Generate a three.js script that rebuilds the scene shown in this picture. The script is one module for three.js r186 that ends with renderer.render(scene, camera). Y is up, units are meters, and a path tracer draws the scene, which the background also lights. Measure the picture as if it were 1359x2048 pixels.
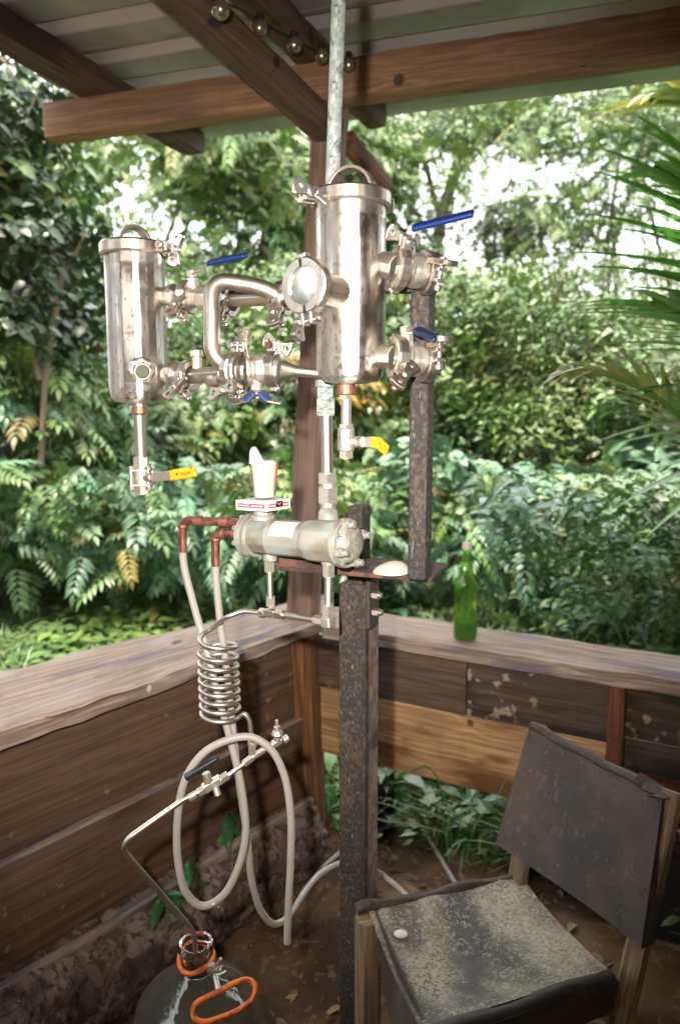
import * as THREE from 'three';
import { RoundedBoxGeometry } from 'three/addons/geometries/RoundedBoxGeometry.js';
import { mergeGeometries, toCreasedNormals } from 'three/addons/utils/BufferGeometryUtils.js';

// ---------------------------------------------------------------- camera, sky, lights, exposure
const W = 1359, H = 2048, FPX = 1510, PITCH = 7.6 * Math.PI / 180, EYE = 1.5;
const scene = new THREE.Scene();
const camera = new THREE.PerspectiveCamera(2 * Math.atan(H / 2 / FPX) * 180 / Math.PI, W / H, 0.05, 400);
camera.position.set(0, EYE, 0);
camera.rotation.x = -PITCH;
camera.focus = 1.22;
camera.userData.fStop = 3.6;
scene.add(camera);
const renderer = new THREE.WebGLRenderer({ antialias: true });
renderer.toneMapping = THREE.LinearToneMapping;
renderer.toneMappingExposure = 3.5;
renderer.shadowMap.enabled = true;
{ // bright overcast sky, a little brighter overhead
  const w = 128, h = 64, d = new Float32Array(w * h * 4);
  for (let j = 0; j < h; j++) for (let i = 0; i < w; i++) {
    const el = ((j + 0.5) / h - 0.5) * Math.PI, s = Math.max(0, Math.sin(el)), o = (j * w + i) * 4;
    const L = el > 0 ? 1.6 * (0.85 + 0.3 * s) : 0.2;
    d[o] = L * 0.98; d[o + 1] = L * 1.0; d[o + 2] = L * 1.04; d[o + 3] = 1;
  }
  const t = new THREE.DataTexture(d, w, h, THREE.RGBAFormat, THREE.FloatType);
  t.mapping = THREE.EquirectangularReflectionMapping; t.magFilter = THREE.LinearFilter; t.needsUpdate = true;
  scene.background = t; scene.environment = t;
}
const sun = new THREE.DirectionalLight(0xfff0d8, 3.6);
sun.position.set(-5, 22, 7); sun.castShadow = true; sun.shadow.radius = 14;
sun.shadow.camera.left = -20; sun.shadow.camera.right = 20; sun.shadow.camera.top = 20; sun.shadow.camera.bottom = -20; sun.shadow.camera.far = 80;
scene.add(sun, sun.target);
// the photographer's flash: held at the upper left of the lens, its beam falls off towards the picture's lower corners
const flash = new THREE.SpotLight(0xfff7ee, 5.5, 0, 0.72, 1, 2);
flash.position.set(-0.085, EYE + 0.10, 0.02);
flash.target.position.set(-0.22, EYE - 0.12, -2);
flash.castShadow = true; flash.shadow.radius = 0.8; flash.shadow.camera.near = 0.05;
scene.add(flash, flash.target);

// ---------------------------------------------------------------- helpers
const V = (x, y, z) => new THREE.Vector3(x, y, z);
const cp = Math.cos(PITCH), sp = Math.sin(PITCH);
function ray(px, py) { const x = (px - W / 2) / FPX, v = -(py - H / 2) / FPX; return V(x, -sp + v * cp, -(cp + v * sp)); }
const P = (px, py, D) => { const r = ray(px, py); return V(0, EYE, 0).addScaledVector(r, D / -r.z); };       // a point seen there at that depth
const PY = (px, py, y) => { const r = ray(px, py); return V(0, EYE, 0).addScaledVector(r, (y - EYE) / r.y); }; // a point seen there at that height
function rng(seed) { let a = seed >>> 0; return () => { a = (a + 0x6D2B79F5) | 0; let t = Math.imul(a ^ (a >>> 15), 1 | a); t = (t + Math.imul(t ^ (t >>> 7), 61 | t)) ^ t; return ((t ^ (t >>> 14)) >>> 0) / 4294967296; }; }
const rnd = rng(77), rr = (a, b, r = rnd) => a + (b - a) * r();
const used = {};
function numbered(n) { const k = used[n] = (used[n] ?? -1) + 1; return k ? n + '_' + String(k).padStart(3, '0') : n; }
function tag(o, label, category, group, kind) { if (label) o.userData.label = label; if (category) o.userData.category = category; if (group) o.userData.group = group; if (kind) o.userData.kind = kind; return o; }
function shadow(m) { m.castShadow = m.receiveShadow = true; return m; }
// thing(): a Group at a base point; part(): a mesh given in world coordinates, hung under a thing or a part of one
function thing(name, label, category, base = V(0, 0, 0), group) { const o = new THREE.Group(); o.name = numbered(name); o.position.copy(base); scene.add(o); o.userData.at = base.clone(); return tag(o, label, category, group); }
function origin(o) { const v = V(0, 0, 0); for (let p = o; p && p !== scene; p = p.parent) if (p.isGroup && p.userData.at) v.add(p.userData.at); return v; }
function part(name, geo, mat, parent, kind) {
  const g = [].concat(geo), m = shadow(new THREE.Mesh(g.length > 1 ? merge(g) : g[0], mat)); m.name = name;
  const b = origin(parent); m.geometry.translate(-b.x, -b.y, -b.z); parent.add(m); if (kind) m.userData.kind = kind; return m;
}
function single(name, geo, mat, label, category, base, group) { const m = shadow(new THREE.Mesh([].concat(geo).length > 1 ? merge(geo) : [].concat(geo)[0], mat)); m.name = numbered(name); m.geometry.translate(-base.x, -base.y, -base.z); m.position.copy(base); scene.add(m); return tag(m, label, category, group); }
function merge(gs) { return mergeGeometries(gs.map((g) => { g = g.index ? g.toNonIndexed() : g; for (const k of Object.keys(g.attributes)) if (!['position', 'normal', 'uv'].includes(k)) g.deleteAttribute(k); return g; })); }
const Y = V(0, 1, 0);
function orient(geo, at, dir, from = Y) { geo.applyQuaternion(new THREE.Quaternion().setFromUnitVectors(from, dir.clone().normalize())); return geo.translate(at.x, at.y, at.z); }
function basis(geo, at, x, y) { // local x,y,z to world axes
  const X = x.clone().normalize(), Z = X.clone().cross(y).normalize(), Yv = Z.clone().cross(X);
  geo.applyMatrix4(new THREE.Matrix4().makeBasis(X, Yv, Z)); return geo.translate(at.x, at.y, at.z);
}
function lathe(profile, at, dir, seg = 40, crease = 0.6) {
  const g = new THREE.LatheGeometry(profile.map(([r, h]) => new THREE.Vector2(r, h)), seg);
  return orient(toCreasedNormals(g, crease), at, dir);
}
const cyl = (a, b, r, seg = 20, r2 = r) => { const L = a.distanceTo(b), c = Math.min(r * 0.2, 0.0015, L * 0.2); return lathe([[0, 0], [r - c, 0], [r, c], [r2, L - c], [r2 - c, L], [0, L]], a, b.clone().sub(a), seg); };
function hex(a, b, r) { const L = a.distanceTo(b), g = new THREE.CylinderGeometry(r, r, L * 0.84, 6, 1).toNonIndexed(); g.computeVertexNormals(); g.translate(0, L / 2, 0);
  const c = new THREE.CylinderGeometry(r * 0.86, r * 0.86, L, 18); c.translate(0, L / 2, 0); const d = b.clone().sub(a); return [orient(g, a, d), orient(c, a, d)]; }
function rbox(w, h, d, r, at, x = V(1, 0, 0), y = Y) { return basis(new RoundedBoxGeometry(w, h, d, 2, Math.min(r, w / 2.01, h / 2.01, d / 2.01)), at, x, y); }
function smooth(pts) { return new THREE.CatmullRomCurve3(pts, false, 'centripetal'); }
function bent(pts, r) { // straight runs with round bends
  const out = [pts[0]];
  for (let i = 1; i < pts.length - 1; i++) {
    const a = pts[i - 1], b = pts[i], c = pts[i + 1], q = Math.min(r, a.distanceTo(b) * 0.48, b.distanceTo(c) * 0.48);
    const s = b.clone().lerp(a, q / a.distanceTo(b)), e = b.clone().lerp(c, q / b.distanceTo(c));
    for (let k = 0; k <= 8; k++) { const t = k / 8; out.push(s.clone().multiplyScalar((1 - t) ** 2).addScaledVector(b, 2 * t * (1 - t)).addScaledVector(e, t * t)); }
  }
  out.push(pts[pts.length - 1]); return smooth(out);
}
function tube(curve, r, n = 64, seg = 12) { return new THREE.TubeGeometry(curve, n, r, seg, false); }
// ---- noise and computed textures
function noise2(seed) {
  const r = rng(seed), T = new Float32Array(65536); for (let i = 0; i < 65536; i++) T[i] = r();
  return (x, y, px = 256, py = 256) => { const ix = Math.floor(x), iy = Math.floor(y), fx = x - ix, fy = y - iy, u = fx * fx * (3 - 2 * fx), v = fy * fy * (3 - 2 * fy);
    const g = (i, j) => T[((((j % py) + py) % py) & 255) * 256 + ((((i % px) + px) % px) & 255)];
    return (g(ix, iy) * (1 - u) + g(ix + 1, iy) * u) * (1 - v) + (g(ix, iy + 1) * (1 - u) + g(ix + 1, iy + 1) * u) * v; };
}
const N = noise2(5), N2 = noise2(9);
function fbm(n, x, y, px, py, oct = 4) { let s = 0, a = 0.5, t = 0; for (let i = 0; i < oct; i++) { s += a * n(x + i * 17, y + i * 31, px, py); t += a; x *= 2; y *= 2; px *= 2; py *= 2; a *= 0.55; } return s / t; }
const sm = (x, a, b) => { const t = Math.min(1, Math.max(0, (x - a) / (b - a))); return t * t * (3 - 2 * t); };
const mix = (a, b, t) => [0, 1, 2].map((i) => a[i] + (b[i] - a[i]) * t);
function tex(w, h, f, srgb = true) { // f(u,v) -> [r,g,b] 0..1 ; srgb values when srgb
  const d = new Uint8Array(w * h * 4);
  for (let j = 0; j < h; j++) for (let i = 0; i < w; i++) { const c = f((i + 0.5) / w, (j + 0.5) / h), o = (j * w + i) * 4; for (let k = 0; k < 3; k++) d[o + k] = Math.max(0, Math.min(255, (Array.isArray(c) ? c[k] : c) * 255)); d[o + 3] = 255; }
  const t = new THREE.DataTexture(d, w, h); t.wrapS = t.wrapT = THREE.RepeatWrapping; t.magFilter = THREE.LinearFilter; t.minFilter = THREE.LinearMipmapLinearFilter; t.generateMipmaps = true;
  if (srgb) t.colorSpace = THREE.SRGBColorSpace; t.needsUpdate = true; return t;
}
function rep(t, x, y) { const c = t.clone(); c.repeat.set(x, y); c.needsUpdate = true; return c; }
const hx = (s) => [1, 3, 5].map((i) => parseInt(s.slice(i, i + 2), 16) / 255);
const std = (o) => new THREE.MeshStandardMaterial(o), phy = (o) => new THREE.MeshPhysicalMaterial(o);
// wood: u runs along the grain; 1 tile = 1.6 m x 0.4 m
function woodTex(dark, light, o = {}) {
  const { knots = 4, weather = 0, seed = 1, stain = null, moss = null } = o, r = rng(seed * 91 + 3), K = [];
  for (let i = 0; i < knots; i++) K.push([r(), r(), 0.012 + r() * 0.014]);
  const hgt = (u, v) => {
    let dv = 0, kn = 0;
    for (const [ku, kv, kr] of K) { let du = u - ku, dd = v - kv; du -= Math.round(du); dd -= Math.round(dd); const q = Math.hypot(du * 1.6, dd * 0.4); dv += Math.sign(dd || 1) * 0.05 * Math.exp(-(q * q) / (kr * kr * 9)); kn = Math.max(kn, 1 - sm(q, kr * 0.5, kr)); }
    const g = fbm(N, u * 9 + seed, (v + dv) * 52, 9, 52, 4) * 0.7 + fbm(N2, u * 5 + seed, v * 5, 5, 5, 4) * 0.3, ring = 0.5 + 0.5 * Math.sin(((v + dv) * 9 + fbm(N2, u * 3, v * 4, 3, 4, 2) * 2.2) * Math.PI * 2);
    const fine = fbm(N2, u * 14, v * 128, 14, 128, 2);
    return [g * 0.5 + ring * 0.09 + fine * 0.41, kn, fine];
  };
  const color = tex(1024, 256, (u, v) => {
    const [g, kn, fine] = hgt(u, v); let c = mix(dark, light, sm(g, 0.25, 0.75));
    c = mix(c, dark.map((x) => x * 0.45), kn * 0.85);
    { const w = sm(fbm(N, u * 7 + 11 + seed, v * 4, 7, 4, 5), 0.55, 0.75), sw = sm(N2(u * 160, v * 3 + seed, 160, 3), 0.6, 0.9) * 0.035; c = mix(c, mix(dark, hx('#6f675e'), 0.35), w * 0.45); c = c.map((x) => x * (1 - sw)); }
    if (weather) { const wv = sm(fbm(N2, u * 5 + 7, v * 3, 5, 3, 4), 0.35, 0.7); c = mix(c, hx('#9c9087'), weather * wv * (0.6 + 0.4 * fine)); const cr = sm(fine, 0.72, 0.85); c = mix(c, hx('#2c231c'), cr * weather * 0.8); }
    if (stain) { const s = sm(fbm(N, u * 4 + 3, v * 3 + 5, 4, 3, 5), stain[1], stain[1] + 0.18); c = mix(c, stain[0], s * 0.85); }
    if (moss) { const s = sm(fbm(N2, u * 56 + 3, v * 14, 56, 14, 4), o.mossAt ?? 0.6, (o.mossAt ?? 0.6) + 0.12) * sm(N(u * 5, v * 2, 5, 2), 0.35, 0.6); c = mix(c, moss, s * 0.75); }
    return c;
  });
  const bump = tex(512, 128, (u, v) => { const [g, kn, f] = hgt(u, v); return 0.2 + g * 0.5 + f * 0.3 - (weather ? sm(f, 0.72, 0.85) * 0.5 : 0); }, false);
  return [color, bump];
}
function woodMat(dark, light, o = {}) { const [c, b] = woodTex(hx(dark), hx(light), o); return std({ map: rep(c, 1 / 1.6, 1 / 0.4), bumpMap: rep(b, 1 / 1.6, 1 / 0.4), bumpScale: o.bump ?? 0.0016, roughness: o.rough ?? 0.8 }); }
function uvm(g, ou = rnd() * 3, ov = rnd() * 3, swap = false) { // metre uv by the way each face points; grain along local x
  g = g.index ? g.toNonIndexed() : g; const p = g.attributes.position, n = p.count, uv = new Float32Array(n * 2), a = V(), b = V(), c = V();
  for (let i = 0; i < n; i += 3) {
    a.fromBufferAttribute(p, i); b.fromBufferAttribute(p, i + 1); c.fromBufferAttribute(p, i + 2);
    const nn = b.clone().sub(a).cross(c.clone().sub(a)), ax = Math.abs(nn.x), ay = Math.abs(nn.y), az = Math.abs(nn.z);
    [a, b, c].forEach((q, k) => { const [s, t] = ax > ay && ax > az ? [q.z * 0.3, q.y] : ay > az ? [q.x, q.z] : [q.x, q.y + 0.11]; uv[(i + k) * 2] = (swap ? t : s) + ou; uv[(i + k) * 2 + 1] = (swap ? s : t) + ov; });
  }
  g.setAttribute('uv', new THREE.BufferAttribute(uv, 2)); return g;
}
// a sawn timber from a to b: h along up, t across
function timber(a, b, h, t, o = {}) {
  const L = a.distanceTo(b), { up = Y, wob = 0.002, bev = 0.004, nl = Math.max(6, Math.round(L / 0.06)) } = o, s = rnd() * 40;
  const g = new THREE.BoxGeometry(L, h, t, nl, 4, 4), p = g.attributes.position;
  for (let i = 0; i < p.count; i++) {
    let x = p.getX(i), y = p.getY(i), z = p.getZ(i);
    const ey = Math.abs(Math.abs(y) - h / 2) < 1e-5, ez = Math.abs(Math.abs(z) - t / 2) < 1e-5;
    if (ey && ez) { const q = bev * (0.5 + N(x * 14 + s, y * 3)); y -= Math.sign(y) * q; z -= Math.sign(z) * q; }
    y += wob * 2 * (N(x * 5 + s, z * 9 + 3) - 0.5); z += wob * 2 * (N(x * 6 + s + 9, y * 9) - 0.5);
    p.setXYZ(i, x, y, z);
  }
  g.computeVertexNormals();
  const q = toCreasedNormals(uvm(g), 0.75);
  return basis(q, a.clone().add(b).multiplyScalar(0.5), b.clone().sub(a), up);
}
// a slab whose top has four corners (a0 a1 along one long edge, b0 b1 along the other), waney edges
function slab(a0, a1, b0, b1, th, o = {}) {
  const { wany = 0.012, top = 0.003, nl = 46, nw = 8 } = o, s = rnd() * 40, g = new THREE.BoxGeometry(1, 1, 1, nl, 3, nw), p = g.attributes.position, L = a0.distanceTo(a1), Wd = a0.distanceTo(b0), uv = [];
  const q = uvm((() => { const h = g.clone(), k = h.attributes.position; for (let i = 0; i < k.count; i++) k.setXYZ(i, k.getX(i) * L, k.getY(i) * th, k.getZ(i) * Wd); return h; })());
  const gp = g.toNonIndexed().attributes.position;
  for (let i = 0; i < gp.count; i++) {
    const u = gp.getX(i) + 0.5, w = gp.getZ(i) + 0.5, y = gp.getY(i);
    const A = a0.clone().lerp(a1, u), B = b0.clone().lerp(b1, u), c = A.lerp(B, w), across = b0.clone().sub(a0).normalize();
    const edge = w < 0.01 ? -1 : w > 0.99 ? 1 : 0;
    if (edge) c.addScaledVector(across, edge * wany * 2.2 * (fbm(N, u * L * 7 + s, edge * 5 + y * 1.5 + 20, 256, 256, 3) - 0.5));
    c.y += (y - 0.5) * th + (y > 0.4 ? top * 2 * (fbm(N2, u * L * 9 + s, w * Wd * 16, 256, 256, 3) - 0.5) - (edge ? th * 0.12 : 0) : 0);
    gp.setXYZ(i, c.x, c.y, c.z);
  }
  q.setAttribute('position', gp); return toCreasedNormals(q, 0.7);
}
// ---------------------------------------------------------------- materials
const M = {};
{
  const smudge = tex(512, 512, (u, v) => { const a = fbm(N, u * 8, v * 8, 8, 8, 5), b = fbm(N2, u * 40, v * 40, 40, 40, 3); return [0, 0.5 + 0.5 * sm(a * 0.7 + b * 0.3, 0.3, 0.7), 1]; }, false);
  const grime = tex(512, 512, (u, v) => { const a = fbm(N2, u * 6 + 3, v * 6, 6, 6, 5), b = fbm(N, u * 50, v * 50, 50, 50, 2), d = sm(a, 0.42, 0.72) * (0.5 + b * 0.5); let c = mix(hx('#cfcac3'), hx('#bdb5ab'), d); return mix(c, hx('#8a7460'), sm(fbm(N2, u * 60, v * 60, 60, 60, 3), 0.68, 0.76) * 0.5); });
  M.steel = phy({ color: 0xffffff, map: grime, metalness: 1, roughness: 0.68, roughnessMap: smudge, anisotropy: 0.7, anisotropyRotation: Math.PI / 2 });
  M.shiny = std({ color: 0xf4f1ee, map: rep(grime, 1, 1), metalness: 1, roughness: 0.4 });
  M.cast = std({ color: 0xf4f0ea, map: rep(grime, 2, 2), metalness: 0.9, roughness: 0.5 });
  M.mirror = std({ color: 0xe9e6e0, metalness: 1, roughness: 0.3 });
  M.dull = std({ color: 0xe8e2da, map: rep(grime, 3, 1), metalness: 1, roughness: 0.44 });
  const paint = tex(512, 512, (u, v) => { const a = fbm(N, u * 7, v * 7, 7, 7, 5), b = fbm(N2, u * 30, v * 30, 30, 30, 3); let c = mix(hx('#8e8c82'), hx('#6f6c61'), sm(a, 0.3, 0.7)); c = mix(c, hx('#8a7454'), sm(a * 0.55 + b * 0.45, 0.56, 0.68) * 0.75); return mix(c, hx('#9cacaa'), sm(fbm(N2, u * 4, v * 4, 4, 4, 3), 0.55, 0.7) * 0.5); });
  M.paint = std({ map: paint, roughness: 0.55, metalness: 0.15, bumpMap: rep(paint, 1, 1), bumpScale: 0.0006 });
  const galv = tex(512, 512, (u, v) => { const a = fbm(N, u * 8, v * 8, 8, 8, 4), b = fbm(N2, u * 16, v * 40, 16, 40, 3); let c = mix(hx('#a3aba4'), hx('#858f8b'), sm(a, 0.3, 0.7)); c = mix(c, hx('#bcc0b8'), sm(b, 0.55, 0.66) * 0.5); return mix(c, hx('#3a3a36'), sm(fbm(N, u * 12 + 4, v * 12, 12, 12, 3), 0.64, 0.74) * 0.45); });
  M.galv = std({ map: rep(galv, 1, 1), roughness: 0.55, metalness: 0.35 });
  M.pole = std({ map: rep(galv, 6, 0.5), roughness: 0.62, metalness: 0.2, bumpMap: rep(galv, 6, 0.5), bumpScale: 0.0005 });
  const rust = tex(512, 512, (u, v) => { const a = fbm(N, u * 6, v * 6, 6, 6, 5), b = fbm(N2, u * 60, v * 60, 60, 60, 3), k = sm(a * 0.4 + b * 0.6, 0.4, 0.6); let c = mix(hx('#262423'), hx('#3f352d'), k); c = mix(c, hx('#5a4d42'), sm(b, 0.56, 0.72) * k * 0.45); return mix(c, hx('#8d9196'), sm(fbm(N, u * 90, v * 22, 90, 22, 2), 0.8, 0.84) * 0.6); });
  M.rust = std({ map: rep(rust, 4, 3), bumpMap: rep(rust, 4, 3), bumpScale: 0.0008, roughness: 0.75, metalness: 0.1 });
  const rust2 = tex(256, 256, (u, v) => mix(hx('#2e211a'), hx('#5f4032'), sm(fbm(N, u * 12, v * 12, 12, 12, 4), 0.3, 0.7)));
  M.rustFace = std({ map: rep(tex(512, 512, (u, v) => { const a = fbm(N, u * 6, v * 6, 6, 6, 5), b = fbm(N2, u * 60, v * 24, 60, 24, 3); let c = mix(hx('#5d4c40'), hx('#7c6a5b'), sm(b, 0.3, 0.7)); return mix(c, hx('#2b2624'), sm(a, 0.52, 0.66) * 0.8); }), 4, 3), roughness: 0.8 });
  M.rust2 = std({ map: rep(rust2, 4, 4), roughness: 0.85 });
  const cop = tex(256, 256, (u, v) => mix(hx('#5c3529'), hx('#8c5c4c'), sm(fbm(N2, u * 10, v * 10, 10, 10, 4), 0.3, 0.75)));
  M.bush = std({ color: 0x8f6650, metalness: 0.7, roughness: 0.5 });
  M.copper = std({ map: cop, roughness: 0.5, metalness: 0.45 });
  M.hose = phy({ color: 0xbcb7ab, roughness: 0.55, transmission: 0.5, thickness: 0 });
  M.hoseGrey = phy({ color: 0x9c9c92, roughness: 0.5, transmission: 0.2, thickness: 0 });
  M.blue = std({ color: 0x08245f, roughness: 0.35 });
  M.black = std({ color: 0x17171c, roughness: 0.45 });
  const ye = tex(256, 128, (u, v) => mix(hx('#d99a12'), hx('#5c3b10'), sm(fbm(N2, u * 8, v * 8, 8, 8, 4), 0.56, 0.7) * 0.8));
  M.yellow = std({ map: ye, roughness: 0.5 });
  const og = tex(256, 64, (u, v) => mix(hx('#d1660f'), hx('#7a3208'), sm(fbm(N, u * 20, v * 6, 20, 6, 4), 0.45, 0.75)));
  M.orange = std({ map: rep(og, 1, 1), roughness: 0.5 });
  M.glass = phy({ color: 0xffffff, roughness: 0.02, transmission: 1, thickness: 0, ior: 1.5 });
  M.glassPale = phy({ color: 0xd2d2c4, roughness: 0.03, transmission: 0.955, thickness: 0, ior: 1.5 });  // thin glass with a faint pale tint, for the jug body
  M.glassSolid = phy({ color: 0xffffff, roughness: 0.01, transmission: 1, thickness: 0.004, ior: 1.5 });
  M.green = phy({ color: new THREE.Color(0.5, 0.78, 0.22), roughness: 0.08, transmission: 0.94, thickness: 0, ior: 1.5 });
  M.greenDeep = phy({ color: new THREE.Color(0.01, 0.3, 0.06), roughness: 0.15, transmission: 0.8, thickness: 0 });
  M.white = std({ color: 0xaeaba6, roughness: 0.6 });
  M.beam = woodMat('#6b4c33', '#967053', { seed: 2, knots: 9, rough: 0.75, stain: [hx('#5d4230'), 0.6] });
  M.rafter = woodMat('#37291d', '#5f4836', { seed: 3, knots: 8, stain: [hx('#2c221b'), 0.55] });
  M.post = woodMat('#5e4436', '#917262', { seed: 4, knots: 3, weather: 0.25 });
  M.slab = woodMat('#665143', '#a8927e', { seed: 5, knots: 3, weather: 0.75, stain: [hx('#5d5560'), 0.56], bump: 0.006, rough: 0.85 });
  M.wallL = woodMat('#4a3524', '#6e5239', { seed: 6, knots: 1, rough: 0.75, bump: 0.003, stain: [hx('#3d2d21'), 0.6], moss: hx('#857a66'), mossAt: 0.7 });
  M.boardDark = woodMat('#2c221a', '#584533', { seed: 7, knots: 2, stain: [hx('#171411'), 0.45], moss: hx('#a39a84') });
  M.boardMid = woodMat('#3b2a1d', '#69523c', { seed: 12, knots: 2, stain: [hx('#2a2019'), 0.55], moss: hx('#b0a68c') });
  M.boardWarm = woodMat('#7a5836', '#b99268', { seed: 8, knots: 3, stain: [hx('#5c3717'), 0.58] });
  M.stud = woodMat('#4d3017', '#8a5c30', { seed: 9, knots: 3 });
  M.studRed = woodMat('#4a2614', '#74401f', { seed: 10, knots: 1 });
  M.chairWood = woodMat('#57452f', '#8d7552', { seed: 11, knots: 1, stain: [hx('#3d2f20'), 0.62] });
  const vb = tex(512, 512, (u, v) => { const a = fbm(N, u * 5, v * 5, 5, 5, 5), b = fbm(N2, u * 40, v * 40, 40, 40, 3); let c = mix(hx('#2d2620'), hx('#40352d'), sm(a, 0.3, 0.75)); c = mix(c, hx('#5a4333'), sm(fbm(N2, u * 3, v * 3, 3, 3, 5), 0.4, 0.8) * 0.5); c = mix(c, hx('#6a625a'), sm(fbm(N, u * 40, v * 22, 40, 22, 4), 0.64, 0.8) * 0.4); return mix(c, hx('#8a8274'), sm(b, 0.8, 0.86) * 0.5); });
  M.vinyl = std({ map: rep(vb, 3, 3), bumpMap: rep(vb, 3, 3), bumpScale: 0.0008, roughness: 0.62 });
  const vs = tex(1024, 1024, (u, v) => { const a = fbm(N2, u * 3 + 1, v * 3, 3, 3, 5), b = fbm(N, u * 34, v * 34, 34, 34, 4), k = sm(a * 0.5 + b * 0.5, 0.34, 0.54); let c = mix(hx('#5a5650'), hx('#a39b86'), sm(fbm(N2, u * 2.0001 * 2 + 1, v * 4, 4, 4, 3), 0.3, 0.62)); c = mix(c, hx('#3f3d3b'), sm(fbm(N, u * 128, v * 128, 128, 128, 3), 0.45, 0.7) * (0.6 - 0.3 * k)); c = mix(c, hx('#c4bca8'), sm(fbm(N2, u * 110, v * 110, 110, 110, 3), 0.5, 0.75) * k * 0.6); return mix(c, hx('#4f4b50'), sm(fbm(N, u * 3 + 8, v * 2, 3, 2, 4), 0.56, 0.7) * 0.6); });
  M.vinylSeat = std({ map: rep(vs, 2.2, 2.2), bumpMap: rep(vs, 2.2, 2.2), bumpScale: 0.0006, roughness: 0.8 });
  const ro = tex(512, 256, (u, v) => { const a = fbm(N, u * 6, v * 5, 6, 5, 4); return mix(hx('#a39d9a'), hx('#857f7d'), sm(a, 0.3, 0.7)); });
  M.roof = std({ map: rep(ro, 0.5, 0.8), roughness: 0.5, metalness: 0.2 });
  const dirt = tex(1024, 1024, (u, v) => { const a = fbm(N, u * 10, v * 10, 10, 10, 5), b = fbm(N2, u * 80, v * 80, 80, 80, 3); let c = mix(hx('#3a2a1a'), hx('#6a5236'), sm(a, 0.3, 0.7)); return mix(c, hx('#8b7350'), sm(b, 0.62, 0.75) * 0.6); });
  M.dirt = std({ map: rep(dirt, 0.6, 0.6), bumpMap: rep(dirt, 0.6, 0.6), bumpScale: 0.012, roughness: 0.95 });
  const bark = tex(1024, 512, (u, v) => { const a = fbm(N, u * 10, v * 8, 10, 8, 5), b = fbm(N2, u * 40, v * 24, 40, 24, 3); let c = mix(hx('#46392f'), hx('#76655a'), sm(a * 0.4 + b * 0.6, 0.35, 0.65)); c = mix(c, hx('#8d8078'), sm(fbm(N2, u * 9 + 3, v * 9, 9, 9, 5), 0.5, 0.75) * 0.6); return mix(c, hx('#241d19'), sm(fbm(N, u * 40, v * 30, 40, 30, 3), 0.58, 0.7) * 0.6); });
  M.bark = std({ map: bark, bumpMap: bark, bumpScale: 0.015, roughness: 0.9 });
  const tb = tex(512, 512, (u, v) => mix(hx('#4a4038'), hx('#8a7d6e'), sm(fbm(N, u * 8, v * 16, 8, 16, 5), 0.3, 0.7)));
  M.trunk = std({ map: rep(tb, 2, 4), bumpMap: rep(tb, 2, 4), bumpScale: 0.01, roughness: 0.9 });
  M.twig = std({ color: 0x6d5f4c, roughness: 0.9 });
  M.leaf = phy({ color: 0xffffff, roughness: 0.42, transmission: 0.45, thickness: 0, side: THREE.DoubleSide });
  M.leafMatte = phy({ color: 0xffffff, roughness: 0.8, transmission: 0.4, thickness: 0, side: THREE.DoubleSide });
}
// ---------------------------------------------------------------- ground
const groundY = (x, z) => { // level inside the hut, a little uneven outside
  const d = Math.hypot(x, z); const out = sm(d, 3.2, 7); return out * (0.25 * (fbm(N, x * 0.25 + 50, z * 0.25 + 50, 256, 256, 3) - 0.5)) + 0.02 * (fbm(N2, x * 2 + 90, z * 2 + 90, 256, 256, 3) - 0.5);
};
{
  const R = [], n = 90, rings = 70, pos = [], uv = [], idx = [];
  for (let i = 0; i <= rings; i++) R.push(0.15 * i + Math.pow(i / rings, 5) * 190);
  for (let i = 0; i <= rings; i++) for (let j = 0; j <= n; j++) { const a = j / n * Math.PI * 2, x = Math.cos(a) * R[i], z = Math.sin(a) * R[i]; pos.push(x, groundY(x, z), z); uv.push(x, z); }
  for (let i = 0; i < rings; i++) for (let j = 0; j < n; j++) { const a = i * (n + 1) + j, b = a + n + 1; idx.push(a, a + 1, b, b, a + 1, b + 1); }
  const g = new THREE.BufferGeometry(); g.setAttribute('position', new THREE.Float32BufferAttribute(pos, 3)); g.setAttribute('uv', new THREE.Float32BufferAttribute(uv, 2)); g.setIndex(idx); g.computeVertexNormals();
  const m = shadow(new THREE.Mesh(g, M.dirt)); m.name = 'ground'; tag(m, 'bare brown dirt floor of the hut running out under the plants', null, null, 'structure'); scene.add(m);
}
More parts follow.
